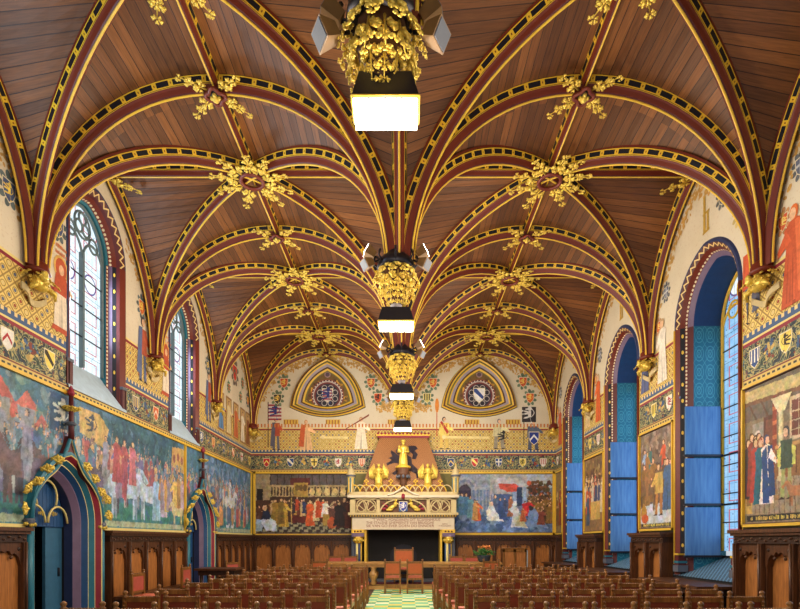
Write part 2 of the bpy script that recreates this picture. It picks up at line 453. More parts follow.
# ---------------------------------------------------------------- gilded leaves and bosses
def spray_mesh(mb, o=(0, 0, 0), rot=None, s=1.0, n=3, mat='gold', seed=1):
    rnd = random.Random(seed); o = Vector(o); rot = rot or Matrix.Identity(3)
    mb.tube([o, o + rot @ Vector((.42 * s, 0, .02 * s))], [.014 * s, .006 * s], mat, 5)
    for k in range(n):
        cx = (.1 + .15 * k) * s; sz = (1.0 - .22 * k) * s
        for a, l in ((0, .075), (62, .085), (-62, .085), (118, .06), (-118, .06)):
            th = math.radians(a); ln = l * sz
            ctr = Vector((cx + cos(th) * ln * .8, sin(th) * ln * .8, rnd.uniform(-.015, .02) * sz))
            Rm = Matrix.Rotation(th, 3, 'Z') @ Matrix.Rotation(rnd.uniform(-.4, .4), 3, 'Y')
            mb.ell(o + rot @ ctr, (ln * .62, ln * .33, ln * .26), mat, rot @ Rm, 6, 4)
            for q in (-1, 1):
                c2 = ctr + Vector((cos(th + q * .8), sin(th + q * .8), 0)) * ln * .45
                mb.ell(o + rot @ c2, (ln * .3, ln * .2, ln * .2), mat, rot @ Rm, 5, 3)
    return mb
def ring_mesh(mb, r, rt, mat, z=0, n=24, lob=0, lobn=4, squash=1):
    pts = [((r + lob * cos(lobn * t)) * cos(t), (r + lob * cos(lobn * t)) * sin(t), z) for t in [2 * pi * i / n for i in range(n + 1)]]
    return mb.tube(pts, rt, mat, 6, False)
spray_me = spray_mesh(MB()).build('leaf_spray').data
bpy.data.objects.remove([o for o in COL.objects if o.name == 'leaf_spray'][0])
star_me = None
def leafpart(parent, pos, rz, tilt=0, s=1.0, roll=0):
    o = bpy.data.objects.new('leaf_spray', spray_me); COL.objects.link(o); o.parent = parent
    o.location = pos; o.rotation_euler = (roll, tilt, rz); o.scale = (s, s, s); return o
m_ = MB(); m_.tube([(-.04, 0, -.02), (.06, 0, 0)], [.02, .012], 'gold', 6)
for a_, l_ in ((0, .13), (58, .125), (-58, .125), (122, .085), (-122, .085)):
    th_ = math.radians(a_); R_ = Matrix.Rotation(th_, 3, 'Z') @ Matrix.Rotation(.25, 3, 'Y')
    m_.ell((.09 + cos(th_) * l_ * .6, sin(th_) * l_ * .6, 0), (l_ * .62, l_ * .27, l_ * .18), 'gold', R_, 8, 5)
    for q_ in (-1, 1): m_.ell((.09 + cos(th_ + q_ * .42) * l_ * .8, sin(th_ + q_ * .42) * l_ * .8, -.005), (l_ * .26, l_ * .17, l_ * .15), 'gold', R_, 6, 4)
m_.ell((.09, 0, .015), (.035, .035, .03))
star_me = m_.build('star_leaf').data
bpy.data.objects.remove([o for o in COL.objects if o.name == 'star_leaf'][0])
sideword = {-1: 'left', 1: 'right'}
ordw = ['nearest', 'second', 'third', 'fourth', 'fifth', 'sixth']
for sx in (-1, 1):
    for k in range(1, 7):
        if k == 6: y = D - .2
        else: y = YK[k]
        z = SPR + RISE - .2
        t = thing('foliate_boss', 'gilded boss with red quatrefoil, %s on the %s ceiling ridge' % (['above the top edge,', 'first in view', 'second in view', 'third in view', 'last before the end wall', 'small one against end wall'][k - 1], sideword[sx]),
                  'ceiling boss', (sx * W / 2, y, z), 0, 'small quatrefoil bosses along the ceiling ridges')
        mb = MB(); ring_mesh(mb, .12, .028, 'red', -.04, 32, .025); mb.ell((0, 0, 0), (.1, .1, .06), 'black'); mb.build('quatrefoil_ring', t)
        mb = MB(); mb.ell((0, 0, -.07), (.05, .05, .05)); [mb.ell((.05 * cos(a), .05 * sin(a), -.06), (.03, .03, .03)) for a in (0, 1.57, 3.14, 4.71)]; mb.build('rosette', t)
        for a in (40, 140, 220, 320): 
            if k == 6 and a < 180: a = 30 if a < 90 else 150
            leafpart(t, (.12 * cos(math.radians(a)), .1 * sin(math.radians(a)), .0 if k < 6 else -.02), math.radians(a), math.radians(8), .95)
    for k in range(6):
        y = YK[k] + BAY / 2; z = SPR + RISE - .22
        t = thing('foliate_boss', 'large gilded ring boss with leaf sprays, %s on the %s ceiling ridge' % (['behind the viewer', 'beside the viewer', 'cut by top edge', 'first whole one', 'second whole one', 'farthest'][k], sideword[sx]),
                  'ceiling boss', (sx * W / 2, y, z), 0, 'large ring bosses along the ceiling ridges')
        mb = MB(); ring_mesh(mb, .19, .035, 'red', -.02, 28); mb.build('red_ring', t)
        mb = MB(); ring_mesh(mb, .23, .03, 'cheq', .02, 28); mb.build('chequered_ring', t)
        mb = MB(); mb.ell((0, 0, .1), (.17, .17, .06), 'olive'); mb.build('boss_centre', t)
        for a in (18, 55, 90 + 25, 162, 198, 235, 278, 305, 342):
            leafpart(t, (.2 * cos(math.radians(a)), .2 * sin(math.radians(a)), -.02), math.radians(a), math.radians(6), 1.12)
for sx in (-1, 1):
    for k in range(1, 6):
        y = YK[k] + BAY / 2
        t = thing('leaf_ornament', 'single gilded leaf at the ridge end on the %s wall arch, %s bay' % (sideword[sx], ordw[k - 1]), 'leaf ornament',
                  (sx * (W - .1), y, SPR + RISE - .2), 0, 'single gilded leaves on the wall arches')
        leafpart(t, (0, 0, 0), (0 if sx < 0 else pi) - sx * .5, .15, 1.15)
# ---------------------------------------------------------------- corbels on the walls
def corbel(px, y, side, label, back=False):
    t = thing('gilded_corbel', label, 'corbel', (px, y, SPR), {-1: 0, 1: pi}[side] if not back else -pi / 2, 'gilded figure corbels carrying the ribs')
    # local: +x points into the room
    mb = MB(); mb.lathe(.08, 0, [(.12, .1), (.15, .06), (.15, .0), (.17, -.02), (.17, -.05), (.1, -.08)], 'red', 8); mb.build('abacus', t)
    mb = MB(); rn = random.Random(int(y * 10) + side)
    mb.ell((.12, 0, -.2), (.1, .16, .11)); mb.ell((.22, -.06, -.14), (.06, .06, .07))
    mb.tube([(.1, .1, -.2), (.2, .2, -.26), (.16, .26, -.33)], [.045, .035, .02], 'gold', 6)
    mb.tube([(.1, -.1, -.2), (.2, -.18, -.28), (.14, -.22, -.36)], [.045, .035, .02], 'gold', 6)
    mb.ell((.24, -.06, -.1), (.035, .05, .05)); mb.tube([(.2, -.06, -.06), (.16, -.1, .0)], [.02, .008], 'gold', 5); mb.tube([(.2, -.02, -.06), (.17, .02, .0)], [.02, .008], 'gold', 5)
    mb.build('crouching_figure', t)
    for q in range(7):
        a = -1.5 + 3 * q / 6; leafpart(t, (.06 + .1 * cos(a), .14 * sin(a), -.06 - .05 * (q % 2)), a, .75 + .3 * (q % 2), .55)
    mb = MB(); pts = [(.04 + .03 * sin(i * .9), -.27 + .54 * i / 12, -.36 + .07 * cos(i / 12 * 2 * pi) - .05) for i in range(13)]
    vs = []
    for p in pts: vs += [(p[0], p[1], p[2] + .045), (p[0], p[1], p[2] - .045), (p[0] + .02, p[1], p[2] - .045), (p[0] + .02, p[1], p[2] + .045)]
    fs = []
    for i in range(12):
        for q in range(4): fs.append((4 * i + q, 4 * i + (q + 1) % 4, 4 * i + 4 + (q + 1) % 4, 4 * i + 4 + q))
    mb.add(vs, fs + [(0, 1, 2, 3), (51, 50, 49, 48)], 'sand'); mb.build('scroll', t)
pos = ['behind the viewer', 'outside the left edge', 'nearest in view', 'second in view', 'third in view']
for sx in (-1, 1):
    for k in range(1, 6):
        corbel(sx * W, YK[k], sx, 'gilded crouching figure corbel under the %s wall ribs, %s' % (sideword[sx], ['beside the viewer', 'nearest in view', 'second in view', 'third in view', 'fourth in view'][k - 1]))
corbel(-W + .12, D - .12, -1, 'gilded corbel in the far left corner of the hall', True)
corbel(W - .12, D - .12, 1, 'gilded corbel in the far right corner of the hall', True)
corbel(0, D, 1, 'gilded corbel high over the fireplace on the end wall', True)
# ---------------------------------------------------------------- hanging pendants, lanterns, floodlights
def lantern(x, y, z, label, w=.25, stem=.28):
    t = thing('hanging_lantern', label, 'lantern', (x, y, z), 0, 'dark hooded lanterns hanging from the pendants')
    mb = MB(); a, b = w * .78, w; ya, yb = w * .4, w * .52
    v = [(sx * a, sy * ya, .2) for sx, sy in ((-1, -1), (1, -1), (1, 1), (-1, 1))] + [(sx * b, sy * yb, 0) for sx, sy in ((-1, -1), (1, -1), (1, 1), (-1, 1))]
    v2 = [(p[0] * .95, p[1] * .95, p[2] - .015) for p in v]
    mb.add(v + v2, [(0, 1, 2, 3)] + [(i, (i + 1) % 4, 4 + (i + 1) % 4, 4 + i) for i in range(4)] + [(8, 11, 10, 9)] +
           [(8 + i, 12 + i, 12 + (i + 1) % 4, 8 + (i + 1) % 4) for i in range(4)] + [(4 + i, 4 + (i + 1) % 4, 12 + (i + 1) % 4, 12 + i) for i in range(4)], 'iron')
    mb.build('shade', t)
    mb = MB(); mb.tube([(0, 0, .18), (0, 0, .2 + stem)], [.05, .03], 'iron', 8); mb.ell((0, 0, .25), (.06, .06, .04), 'iron'); mb.build('stem', t)
    mb = MB()
    for i in range(4):
        p, q = [((-b, -yb), (b, -yb)), ((b, -yb), (b, yb)), ((b, yb), (-b, yb)), ((-b, yb), (-b, -yb))][i]
        mb.tube([(p[0], p[1], -.002), (q[0], q[1], -.002)], .008, 'goldp', 6)
    mb.build('rim', t)
    for i in range(4):
        x = (-.75 + .5 * i) * b * .97
        mb = MB(); mb.prism([(x - b * .22, -.06), (x + b * .22, -.06), (x + b * .23, -.003), (x - b * .23, -.003)], -yb * .92, yb * .92, 'lamp')
        for k_ in range(len(mb.v)): p = mb.v[k_]; mb.v[k_] = (p[0], p[2], p[1])
        mb.build('frosted_lamp', t)
    return t
def floodlight(x, y, z, rz, tilt, lit, label):
    t = thing('floodlight', label, 'floodlight', (x, y, z), rz, 'boxy floodlights clamped round the pendants')
    t.rotation_euler = (0, tilt, rz)
    mb = MB(); v = [(.0, -.05, -.045), (.0, .05, -.045), (.0, .05, .045), (.0, -.05, .045), (.14, -.085, -.07), (.14, .085, -.07), (.14, .085, .07), (.14, -.085, .07)]
    mb.add(v, [(0, 3, 2, 1), (0, 1, 5, 4), (1, 2, 6, 5), (2, 3, 7, 6), (3, 0, 4, 7), (4, 5, 6, 7)], 'tan'); mb.build('housing', t)
    mb = MB(); mb.box(.14, .147, -.075, .075, -.06, .06, 'flood' if lit else 'greyst'); mb.build('glass_front', t)
    mb = MB(); mb.tube([(-.12, 0, 0), (0, 0, 0)], .015, 'iron', 6); mb.build('bracket', t)
    return t
pw = ['nearest, with foliage cut by the top edge', 'second', 'third', 'farthest']
for i, k in enumerate((2, 3, 4, 5)):
    y = YK[k - 0] if False else [3.868, 7.346, 10.824, 14.302][i]
    ox = [-.09, -.05, 0, 0][i]
    t = thing('vault_pendant', 'gilded leafy pendant at the ceiling centre, %s' % (['partly cut by the top edge, nearest', 'second from the viewer', 'third from the viewer', 'small, farthest from the viewer'][i]), 'pendant', (ox, y, 5.0), 0, 'gilded basket pendants on the centre line')
    mb = MB(); mb.lathe(0, 0, [(.1, .75), (.13, .5), (.24, .38), (.27, .33), (.27, .27), (.2, .24)], 'iron', 12)
    mb.build('iron_collar', t)
    mb = MB()
    for q in range(8):
        a = 2 * pi * q / 8; mb = MB(); mb.tube([(.26 * cos(a), .26 * sin(a), .3), (.33 * cos(a), .33 * sin(a), .36), (.3 * cos(a), .3 * sin(a), .44)], [.015, .012, .02], 'iron', 5); mb.build('collar_hook', t)
    mb = MB(); mb.lathe(0, 0, [(.19, .26), (.19, .1), (.14, -.1), (.09, -.22), (.06, -.26)], 'brown', 12); mb.build('basket_core', t)  # core darkened to umber to read as shade between the leaves
    lm = MB(); spray_mesh(lm, (0, 0, 0), None, .95, 3, 'gold', 5)
    for r, (nn_, rr_, zz_, tl_, sc_) in enumerate(((11, .2, .3, 62, .62), (11, .2, .16, 80, .66), (9, .16, .02, 100, .6), (7, .1, -.1, 108, .45))):
        for q in range(nn_):
            a = 2 * pi * (q + .5 * (r % 2)) / nn_
            o = leafpart(t, (rr_ * cos(a), rr_ * sin(a), zz_), a, math.radians(tl_), sc_); o.scale = (sc_, sc_ * 1.25, sc_ * 1.3)
    mb = MB(); mb.lathe(0, 0, [(.07, -.2), (.085, -.25), (.05, -.3)], 'lilac', 10); mb.build('drop', t)
    lz = [4.65, 4.5, 4.47, 4.52][i]
    lantern(ox + (.03 if i == 0 else 0), y, lz, ['large lit lantern under the nearest pendant, near the top of the photo', 'dark hooded lantern under the second pendant', 'lantern under the third pendant, bright and starry', 'small lantern under the farthest pendant, over the fireplace'][i], .25 if i else .245, .1 if i else .02)
    for q, (dx, dy, dz, a, tl) in enumerate(((-.33, -.1, .12 if i == 0 else .32, pi + .5, .5), (-.3, .0, .3 if i == 0 else .46, pi + .2, -.5), (.33, -.1, .12 if i == 0 else .32, -.5, .5), (.3, .0, .3 if i == 0 else .46, -.2, -.5))):
        lit = (i, q) in ((1, 1), (1, 3), (2, 3), (2, 1))
        floodlight(ox + dx, y + dy, 5.0 + dz, a, tl, lit, 'boxy tan floodlight on the %s side of the %s pendant, %s one' % ('left' if q < 2 else 'right', ['nearest', 'second', 'third', 'farthest'][i], 'lower' if q in (0, 2) else 'upper'))
# ---------------------------------------------------------------- painting helpers (flat painted shapes on a wall plane)
SK = c(222, 178, 140)
def jit(rn, col, a=.2):
    k = 1 + rn.uniform(-a, a); return tuple(min(1, x * k) for x in col[:3]) + (1,)
def fig(P, u, v, h, robe, rn=random, cloak=None, hair=c(90, 60, 36), skin=SK, wide=.3, lean=0, arm=True, legs=None, face=1):
    w = h * wide / 2; s = lean
    if legs:
        for q in (-1, 1):
            P.poly([(u + q * w * .5 - w * .22, v), (u + q * w * .5 + w * .28 * face + .0, v), (u + q * w * .35 + w * .2, v + h * .5), (u + q * w * .35 - w * .25, v + h * .5)], legs)
            P.poly([(u + q * w * .5 - w * .25, v - .0), (u + q * w * .5 + w * .6 * face, v), (u + q * w * .5, v + h * .04)], c(60, 40, 36))
        P.poly([(u - w * .8, v + h * .42), (u + w * .8, v + h * .42), (u + w * .75 + s, v + h * .82), (u - w * .75 + s, v + h * .82)], robe)
    else:
        P.poly([(u - w, v), (u + w * 1.05, v), (u + w * .8, v + h * .35), (u + w * .62 + s, v + h * .6), (u + w * .78 + s, v + h * .8), (u + w * .3 + s, v + h * .86),
                (u - w * .3 + s, v + h * .86), (u - w * .78 + s, v + h * .8), (u - w * .62 + s, v + h * .6), (u - w * .85, v + h * .3)], robe)
        dk = tuple(x * .62 for x in robe[:3]) + (1,)
        P.poly([(u - w * .15, v), (u + w * .12, v), (u + w * .1 + s, v + h * .55)], dk)
    rr_ = random.Random(int(u * 997 + v * 313))
    for q_ in range(5):
        a_ = rr_.uniform(-.75, .75) * w; l_ = rr_.uniform(.25, .62); k_ = rr_.choice((.72, .82, 1.22)); lc = tuple(min(1, x * k_) for x in robe[:3]) + (1,)
        P.poly([(u + a_, v + h * .04 + (h * .42 if legs else 0)), (u + a_ + w * .12, v + h * .04 + (h * .42 if legs else 0)), (u + a_ * .7 + s + w * .06, v + h * (.78 if legs else l_))], lc)
    if cloak:
        P.poly([(u - w * 1.2, v + h * .12), (u - w * .35, v + h * .1), (u - w * .1 + s, v + h * .84), (u - w * .8 + s, v + h * .83)], cloak)
    if arm:
        P.poly([(u + face * w * .6 + s, v + h * .8), (u + face * w * .2 + s, v + h * .66), (u + face * w * 1.3 + s, v + h * .56), (u + face * w * 1.4 + s, v + h * .62)], tuple(min(1, x * 1.2) for x in robe[:3]) + (1,))
        P.disc(u + face * w * 1.42 + s, v + h * .59, h * .025, h * .025, skin)
    P.disc(u + s, v + h * .93, h * .062, h * .078, hair); P.disc(u + s + face * h * .014, v + h * .918, h * .045, h * .06, skin)
def horse(P, u, v, h, col, face=1, rider=None, trap=None):
    f = face; dk = tuple(x * .55 for x in col[:3]) + (1,)
    for q, a in ((-.42, .04), (-.3, -.05), (.3, .05), (.42, -.04)):
        P.poly([(u + f * h * q, v), (u + f * h * (q + .06), v), (u + f * h * (q + a + .1), v + h * .5), (u + f * h * (q + a - .04), v + h * .5)], dk if a < 0 else col)
    P.disc(u, v + h * .58, h * .52, h * .2, col); P.disc(u - f * h * .34, v + h * .6, h * .22, h * .22, col); P.disc(u + f * h * .36, v + h * .6, h * .19, h * .21, col)
    P.poly([(u + f * h * .25, v + h * .66), (u + f * h * .52, v + h * .52), (u + f * h * .72, v + h * .98), (u + f * h * .52, v + h * 1.02)], col)
    P.poly([(u + f * h * .54, v + h * 1.03), (u + f * h * .7, v + h * 1.0), (u + f * h * .93, v + h * .78), (u + f * h * .84, v + h * .72), (u + f * h * .62, v + h * .86)], col)
    P.poly([(u + f * h * .3, v + h * .75), (u + f * h * .5, v + h * 1.02), (u + f * h * .42, v + h * 1.0)], dk)
    P.poly([(u - f * h * .52, v + h * .68), (u - f * h * .68, v + h * .5), (u - f * h * .66, v + h * .18), (u - f * h * .58, v + h * .5)], dk)
    if trap: P.poly([(u - f * h * .3, v + h * .74), (u + f * h * .12, v + h * .76), (u + f * h * .1, v + h * .4), (u - f * h * .28, v + h * .38)], trap)
    if rider:
        P.poly([(u - h * .06, v + h * .4), (u + h * .06, v + h * .32), (u + h * .12, v + h * .76), (u - h * .1, v + h * .76)], rider)
        fig(P, u, v + h * .68, h * .8, rider, wide=.34, face=f)
def shield(P, u, v, s, fld, dev=None, kind=0, mant=None):
    if mant:
        for i in range(9):
            a = 2 * pi * i / 9 + .3; P.disc(u + cos(a) * s * .85, v + s * .1 + sin(a) * s * 1.1, s * .36, s * .26, mant if i % 2 else tuple(x * .75 for x in mant[:3]) + (1,), a)
        P.poly([(u - s * .3, v + s * .7), (u + s * .3, v + s * .7), (u + s * .2, v + s * 1.25), (u - s * .2, v + s * 1.25)], tuple(x * .6 for x in mant[:3]) + (1,))
    def sp(k): return [(u - .62 * s * k, v + .75 * s * k), (u + .62 * s * k, v + .75 * s * k), (u + .62 * s * k, v), (u + .42 * s * k, v - .5 * s * k), (u, v - .85 * s * k), (u - .42 * s * k, v - .5 * s * k), (u - .62 * s * k, v)]
    P.poly(sp(1.12), c(226, 214, 180)); P.poly(sp(1), fld)
    if dev:
        if kind == 0: P.poly([(u - .5 * s, v - .1 * s), (u, v + .5 * s), (u + .5 * s, v - .1 * s), (u + .5 * s, v - .4 * s), (u, v + .2 * s), (u - .5 * s, v - .4 * s)], dev)
        elif kind == 1: P.poly([(u - .62 * s, v + .75 * s), (u - .3 * s, v + .75 * s), (u + .55 * s, v - .2 * s), (u + .4 * s, v - .5 * s), (u - .62 * s, v + .4 * s)], dev)
        elif kind == 2: P.poly([(u - .12 * s, v + .7 * s), (u + .12 * s, v + .7 * s), (u + .12 * s, v - .7 * s), (u - .12 * s, v - .7 * s)], dev); P.poly([(u - .6 * s, v + .25 * s), (u + .6 * s, v + .25 * s), (u + .6 * s, v), (u - .6 * s, v)], dev)
        elif kind == 3: lion(P, u, v, s * 1.1, dev)
        elif kind == 4:
            for q in (-.4, 0, .4): P.poly([(u + q * s - .08 * s, v + .72 * s), (u + q * s + .08 * s, v + .72 * s), (u + q * s + .08 * s, v - .4 * s), (u + q * s - .08 * s, v - .4 * s)], dev)
def lion(P, u, v, s, col, f=1):
    k = s * .5
    P.poly([(u - .2 * k * f, v - .5 * k), (u + .3 * k * f, v - .35 * k), (u + .32 * k * f, v + .5 * k), (u - .05 * k * f, v + .55 * k)], col)      # trunk
    P.disc(u + .12 * k * f, v + .85 * k, .3 * k, .32 * k, col); P.poly([(u - .1 * k * f, v + .95 * k), (u - .55 * k * f, v + .85 * k), (u - .5 * k * f, v + .65 * k), (u - .1 * k * f, v + .7 * k)], col)
    for a, b, x, y in ((-.1, .35, -.95, .55), (-.05, .15, -.85, .05), (-.1, -.4, -.75, -.55), (.15, -.4, .35, -1.2)):
        P.poly([(u + a * k * f, v + (b + .14) * k), (u + a * k * f, v + (b - .12) * k), (u + x * k * f, v + (y - .1) * k), (u + (x - .03) * k * f, v + (y + .12) * k)], col)
        P.disc(u + x * k * f, v + y * k, .15 * k, .12 * k, col)
    pv = None
    for i in range(9):
        p = (u + (.3 + .45 * sin(i * .45)) * k * f, v + (-.4 + i * .19) * k)
        if pv: P.poly([(pv[0] - .06 * k, pv[1]), (pv[0] + .06 * k, pv[1]), (p[0] + .06 * k, p[1]), (p[0] - .06 * k, p[1])], col)
        pv = p
    P.disc(pv[0], pv[1], .2 * k, .14 * k, col)
def crowd(P, u0, u1, v0, v1, h, pal, rows, per, seed, ok=lambda u, v: True):
    rn = random.Random(seed)
    for r in range(rows):
        t = 1 - r / max(1, rows - 1) if rows > 1 else 0
        v = v0 + (v1 - v0) * t
        for i in range(per):
            u = u0 + (u1 - u0) * (i + rn.random()) / per
            hh = h * (1 - .3 * t) * rn.uniform(.85, 1.1)
            if ok(u, v): fig(P, u, v + rn.uniform(-.04, .04), hh, jit(rn, rn.choice(pal)), wide=rn.uniform(.26, .42), face=rn.choice((-1, 1)), hair=jit(rn, c(96, 70, 60), .4), lean=rn.uniform(-.03, .03), arm=rn.random() < .6)
def blobs(P, u0, u1, v0, v1, r, pal, n, seed, ok=lambda u, v: True):
    rn = random.Random(seed)
    for i in range(n):
        u = rn.uniform(u0, u1); v = rn.uniform(v0, v1)
        if ok(u, v): P.disc(u, v, r * rn.uniform(.5, 1.3), r * rn.uniform(.4, 1.0), jit(rn, rn.choice(pal)), rn.uniform(0, 3), 9)
def rect(P, u0, u1, v0, v1, col): P.poly([(u0, v0), (u1, v0), (u1, v1), (u0, v1)], col)
def wtext(P, u0, u1, v, h, col, seed, step=None, words=True):
    # illegibly small lettering strokes, as the photograph shows them
    rn = random.Random(seed); u = min(u0, u1); e = max(u0, u1)
    while u < e:
        w = h * rn.uniform(.3, .6)
        if not words or rn.random() > .16: rect(P, u, u + w * .6, v, v + h * rn.choice((1, .8, 1.1)), col)
        u += w
import numpy as np
def upn(rs, h, w, k):
    a = rs.rand(h // k + 3, w // k + 3); y = np.arange(h) / k; x = np.arange(w) / k
    y0 = y.astype(int); x0 = x.astype(int); fy = (y - y0)[:, None]; fx = (x - x0)[None, :]
    fy = fy * fy * (3 - 2 * fy); fx = fx * fx * (3 - 2 * fx)
    return (a[y0][:, x0] * (1 - fy) * (1 - fx) + a[y0 + 1][:, x0] * fy * (1 - fx) + a[y0][:, x0 + 1] * (1 - fy) * fx + a[y0 + 1][:, x0 + 1] * fy * fx)
def paint_build(P, name, t, loc, u0, u1, v0, v1, cell=.018, hole=None, jit_=.5, amp=.45, tint=(0, 0, 0, 0)):
    # lay every painted shape, in order, onto one finely divided painted surface
    w = int((u1 - u0) / cell) + 1; h = int((v1 - v0) / cell) + 1
    U = np.linspace(u0, u1, w); V = np.linspace(v0, v1, h); C = np.ones((h, w, 3)) * .2
    for f, cc in zip(P.f, P.c):
        pts = np.array([P.raw[i][:2] for i in f]); 
        a0, a1 = np.searchsorted(U, [pts[:, 0].min() - cell, pts[:, 0].max() + cell]); b0, b1 = np.searchsorted(V, [pts[:, 1].min() - cell, pts[:, 1].max() + cell])
        if a1 <= a0 or b1 <= b0: continue
        X, Y = np.meshgrid(U[a0:a1], V[b0:b1]); ins = np.zeros(X.shape, bool); n = len(pts)
        for i in range(n):
            x0, y0 = pts[i]; x1, y1 = pts[(i + 1) % n]
            if y0 == y1: continue
            cnd = ((y0 > Y) != (y1 > Y)) & (X < (x1 - x0) * (Y - y0) / (y1 - y0) + x0); ins ^= cnd
        C[b0:b1, a0:a1][ins] = cc[:3]
    rs = np.random.RandomState(len(P.f) % 1000)
    iy, ix = np.mgrid[0:h, 0:w]
    dy = (upn(rs, h, w, 5) - .5) * 5 * jit_ + (rs.rand(h, w) - .5) * 1.5 * jit_; dx = (upn(rs, h, w, 4) - .5) * 5 * jit_ + (rs.rand(h, w) - .5) * 1.5 * jit_
    C = C[np.clip((iy + dy).round().astype(int), 0, h - 1), np.clip((ix + dx).round().astype(int), 0, w - 1)]
    lum = 1 + amp * (upn(rs, h, w, 3) - .5) + amp * .9 * (upn(rs, h, w, 8) - .5) + amp * .5 * (rs.rand(h, w) - .5)
    hue = np.stack([1 + .35 * (upn(rs, h, w, 6) - .5), np.ones((h, w)), 1 + .45 * (upn(rs, h, w, 7) - .5)], -1)
    C = C * (1 - tint[3]) + np.array(tint[:3]) * tint[3]
    C = np.clip(C * lum[..., None] * hue, 0, 1)
    me = bpy.data.meshes.new(name); off = np.array(loc)
    base = np.array(P.xf((0, 0, .006))); eu = np.array(P.xf((1, 0, .006))) - base; ev = np.array(P.xf((0, 1, .006))) - base
    UU, VV = np.meshgrid(U, V); vs = base + UU[..., None] * eu + VV[..., None] * ev - off
    idx = np.arange(h * w).reshape(h, w); q = np.stack([idx[:-1, :-1], idx[:-1, 1:], idx[1:, 1:], idx[1:, :-1]], -1).reshape(-1, 4)
    if hole:
        keep = np.array([not hole(a, b) for a, b in zip((UU[:-1, :-1] + cell / 2).ravel(), (VV[:-1, :-1] + cell / 2).ravel())]); q = q[keep]
    me.from_pydata(vs.reshape(-1, 3).tolist(), [], q.tolist()); me.materials.append(M['paint'])
    ca = me.color_attributes.new('Col', 'FLOAT_COLOR', 'POINT'); ca.data.foreach_set('color', np.concatenate([C.reshape(-1, 3), np.ones((h * w, 1))], 1).ravel())
    me.update(); o = bpy.data.objects.new(name, me); COL.objects.link(o); o.parent = t; return o
# ---------------------------------------------------------------- arches
def arch_path(a, h, zs, zb, r, n=18, uc=0):
    Rr = (a * a + h * h) / (2 * a); cx = a - Rr; th = acos(max(-1, min(1, -cx / (Rr + r))))
    right = [(cx + (Rr + r) * cos(th * i / n), zs + (Rr + r) * sin(th * i / n)) for i in range(n + 1)]
    left = [(-x, z) for x, z in right]
    return [(uc - a - r, zb)] + [(uc + x, z) for x, z in left] + [(uc + x, z) for x, z in list(reversed(right))[1:]] + [(uc + a + r, zb)]
def arch_hi(a, h, zs, r, uc=0):
    Rr = (a * a + h * h) / (2 * a); cx = a - Rr
    def f(u):
        x = abs(u - uc) - cx
        q = (Rr + r) ** 2 - x * x
        return zs + sqrt(max(0, q))
    return f
def archivolt(xf, uc, a, h, zs, zb, orders):
    # orders: list of (r0,d0,r1,d1,arch material,jamb material)
    mb = MB(xf)
    for r0, d0, r1, d1, am, jm in orders:
        p0 = arch_path(a, h, zs, zb, r0, 18, uc); p1 = arch_path(a, h, zs, zb, r1, 18, uc); s = 0; prev = None
        vs = []; uv = []
        for q0, q1 in zip(p0, p1):
            if prev: s += hypot(q1[0] - prev[0], q1[1] - prev[1])
            prev = q1; vs += [(q0[0], q0[1], d0), (q1[0], q1[1], d1)]; uv += [(s, 0), (s, 1)]
        n = len(p0); F = [(2 * i, 2 * i + 1, 2 * i + 3, 2 * i + 2) for i in range(n - 1)]
        mb.add(vs, F[1:-1], am, uv)
        z0 = p0[0][1]; vj = [vs[0], vs[1], vs[3], vs[2]]; mb.add(vj, [(0, 1, 2, 3)], jm, [(0, 0), (0, 1), (zs - zb, 1), (zs - zb, 0)])
        e = 2 * (n - 2); mb.add([vs[e], vs[e + 1], vs[e + 3], vs[e + 2]], [(0, 1, 2, 3)], jm, [(0, 0), (0, 1), (zs - zb, 1), (zs - zb, 0)])
    return mb
# ---------------------------------------------------------------- walls
BANDS = [(0, 1.62, 'dark'), (1.62, 3.72, 'olive'), (3.72, 3.87, 'border'), (3.87, 4.34, 'frieze'), (4.34, 4.39, 'crimson'), (4.39, 4.42, 'palegold'), (4.42, 4.53, 'dentil'),
         (4.53, 5.2, 'diaper'), (5.2, 5.25, 'crimson'), (5.25, 5.29, 'palegold'), (5.29, 9, 'cream')]
def wall(mb, u0, u1, top, holes, du=.06):
    ed = set([round(u0 + i * (u1 - u0) / int((u1 - u0) / .2), 5) for i in range(int((u1 - u0) / .2) + 1)])
    for a, b, lo, hi in holes:
        n = max(4, int((b - a) / du)); ed |= set(round(a + (b - a) * .5 * (1 - cos(pi * i / n)), 5) for i in range(n + 1))
    ed = sorted(ed)
    for a, b in zip(ed, ed[1:]):
        if b - a < 1e-5: continue
        m = (a + b) / 2; H = sorted([h for h in holes if h[0] < m < h[1]], key=lambda h: h[2](m))
        ea, eb = a + 1e-6, b - 1e-6; cuts = []; za = zb = 0
        for h in H:
            cuts.append((za, zb, h[2](ea), h[2](eb))); za, zb = h[3](ea), h[3](eb)
        cuts.append((za, zb, top(a), top(b)))
        for la, lb, ha, hb in cuts:
            for z0, z1, mt in BANDS:
                pa = (max(la, z0), min(ha, z1)); pb = (max(lb, z0), min(hb, z1))
                if pa[1] - pa[0] < 1e-6 and pb[1] - pb[0] < 1e-6: continue
                pa = (min(pa), pa[1]) if pa[1] >= pa[0] else ((min(max(pa[1], z0), z1),) * 2)
                pb = (min(pb), pb[1]) if pb[1] >= pb[0] else ((min(max(pb[1], z0), z1),) * 2)
                mb.add([(a, pa[0], 0), (b, pb[0], 0), (b, pb[1], 0), (a, pa[1], 0)], [(0, 1, 2, 3)], mt)
def side_top(y):
    k = min(5, max(0, int((y - Y0) / BAY))); return ZW(((y - Y0) / BAY - k) * 2 - 1) + .06
def back_top(x): return ZT((abs(x) - W / 2) / (W / 2)) + .08
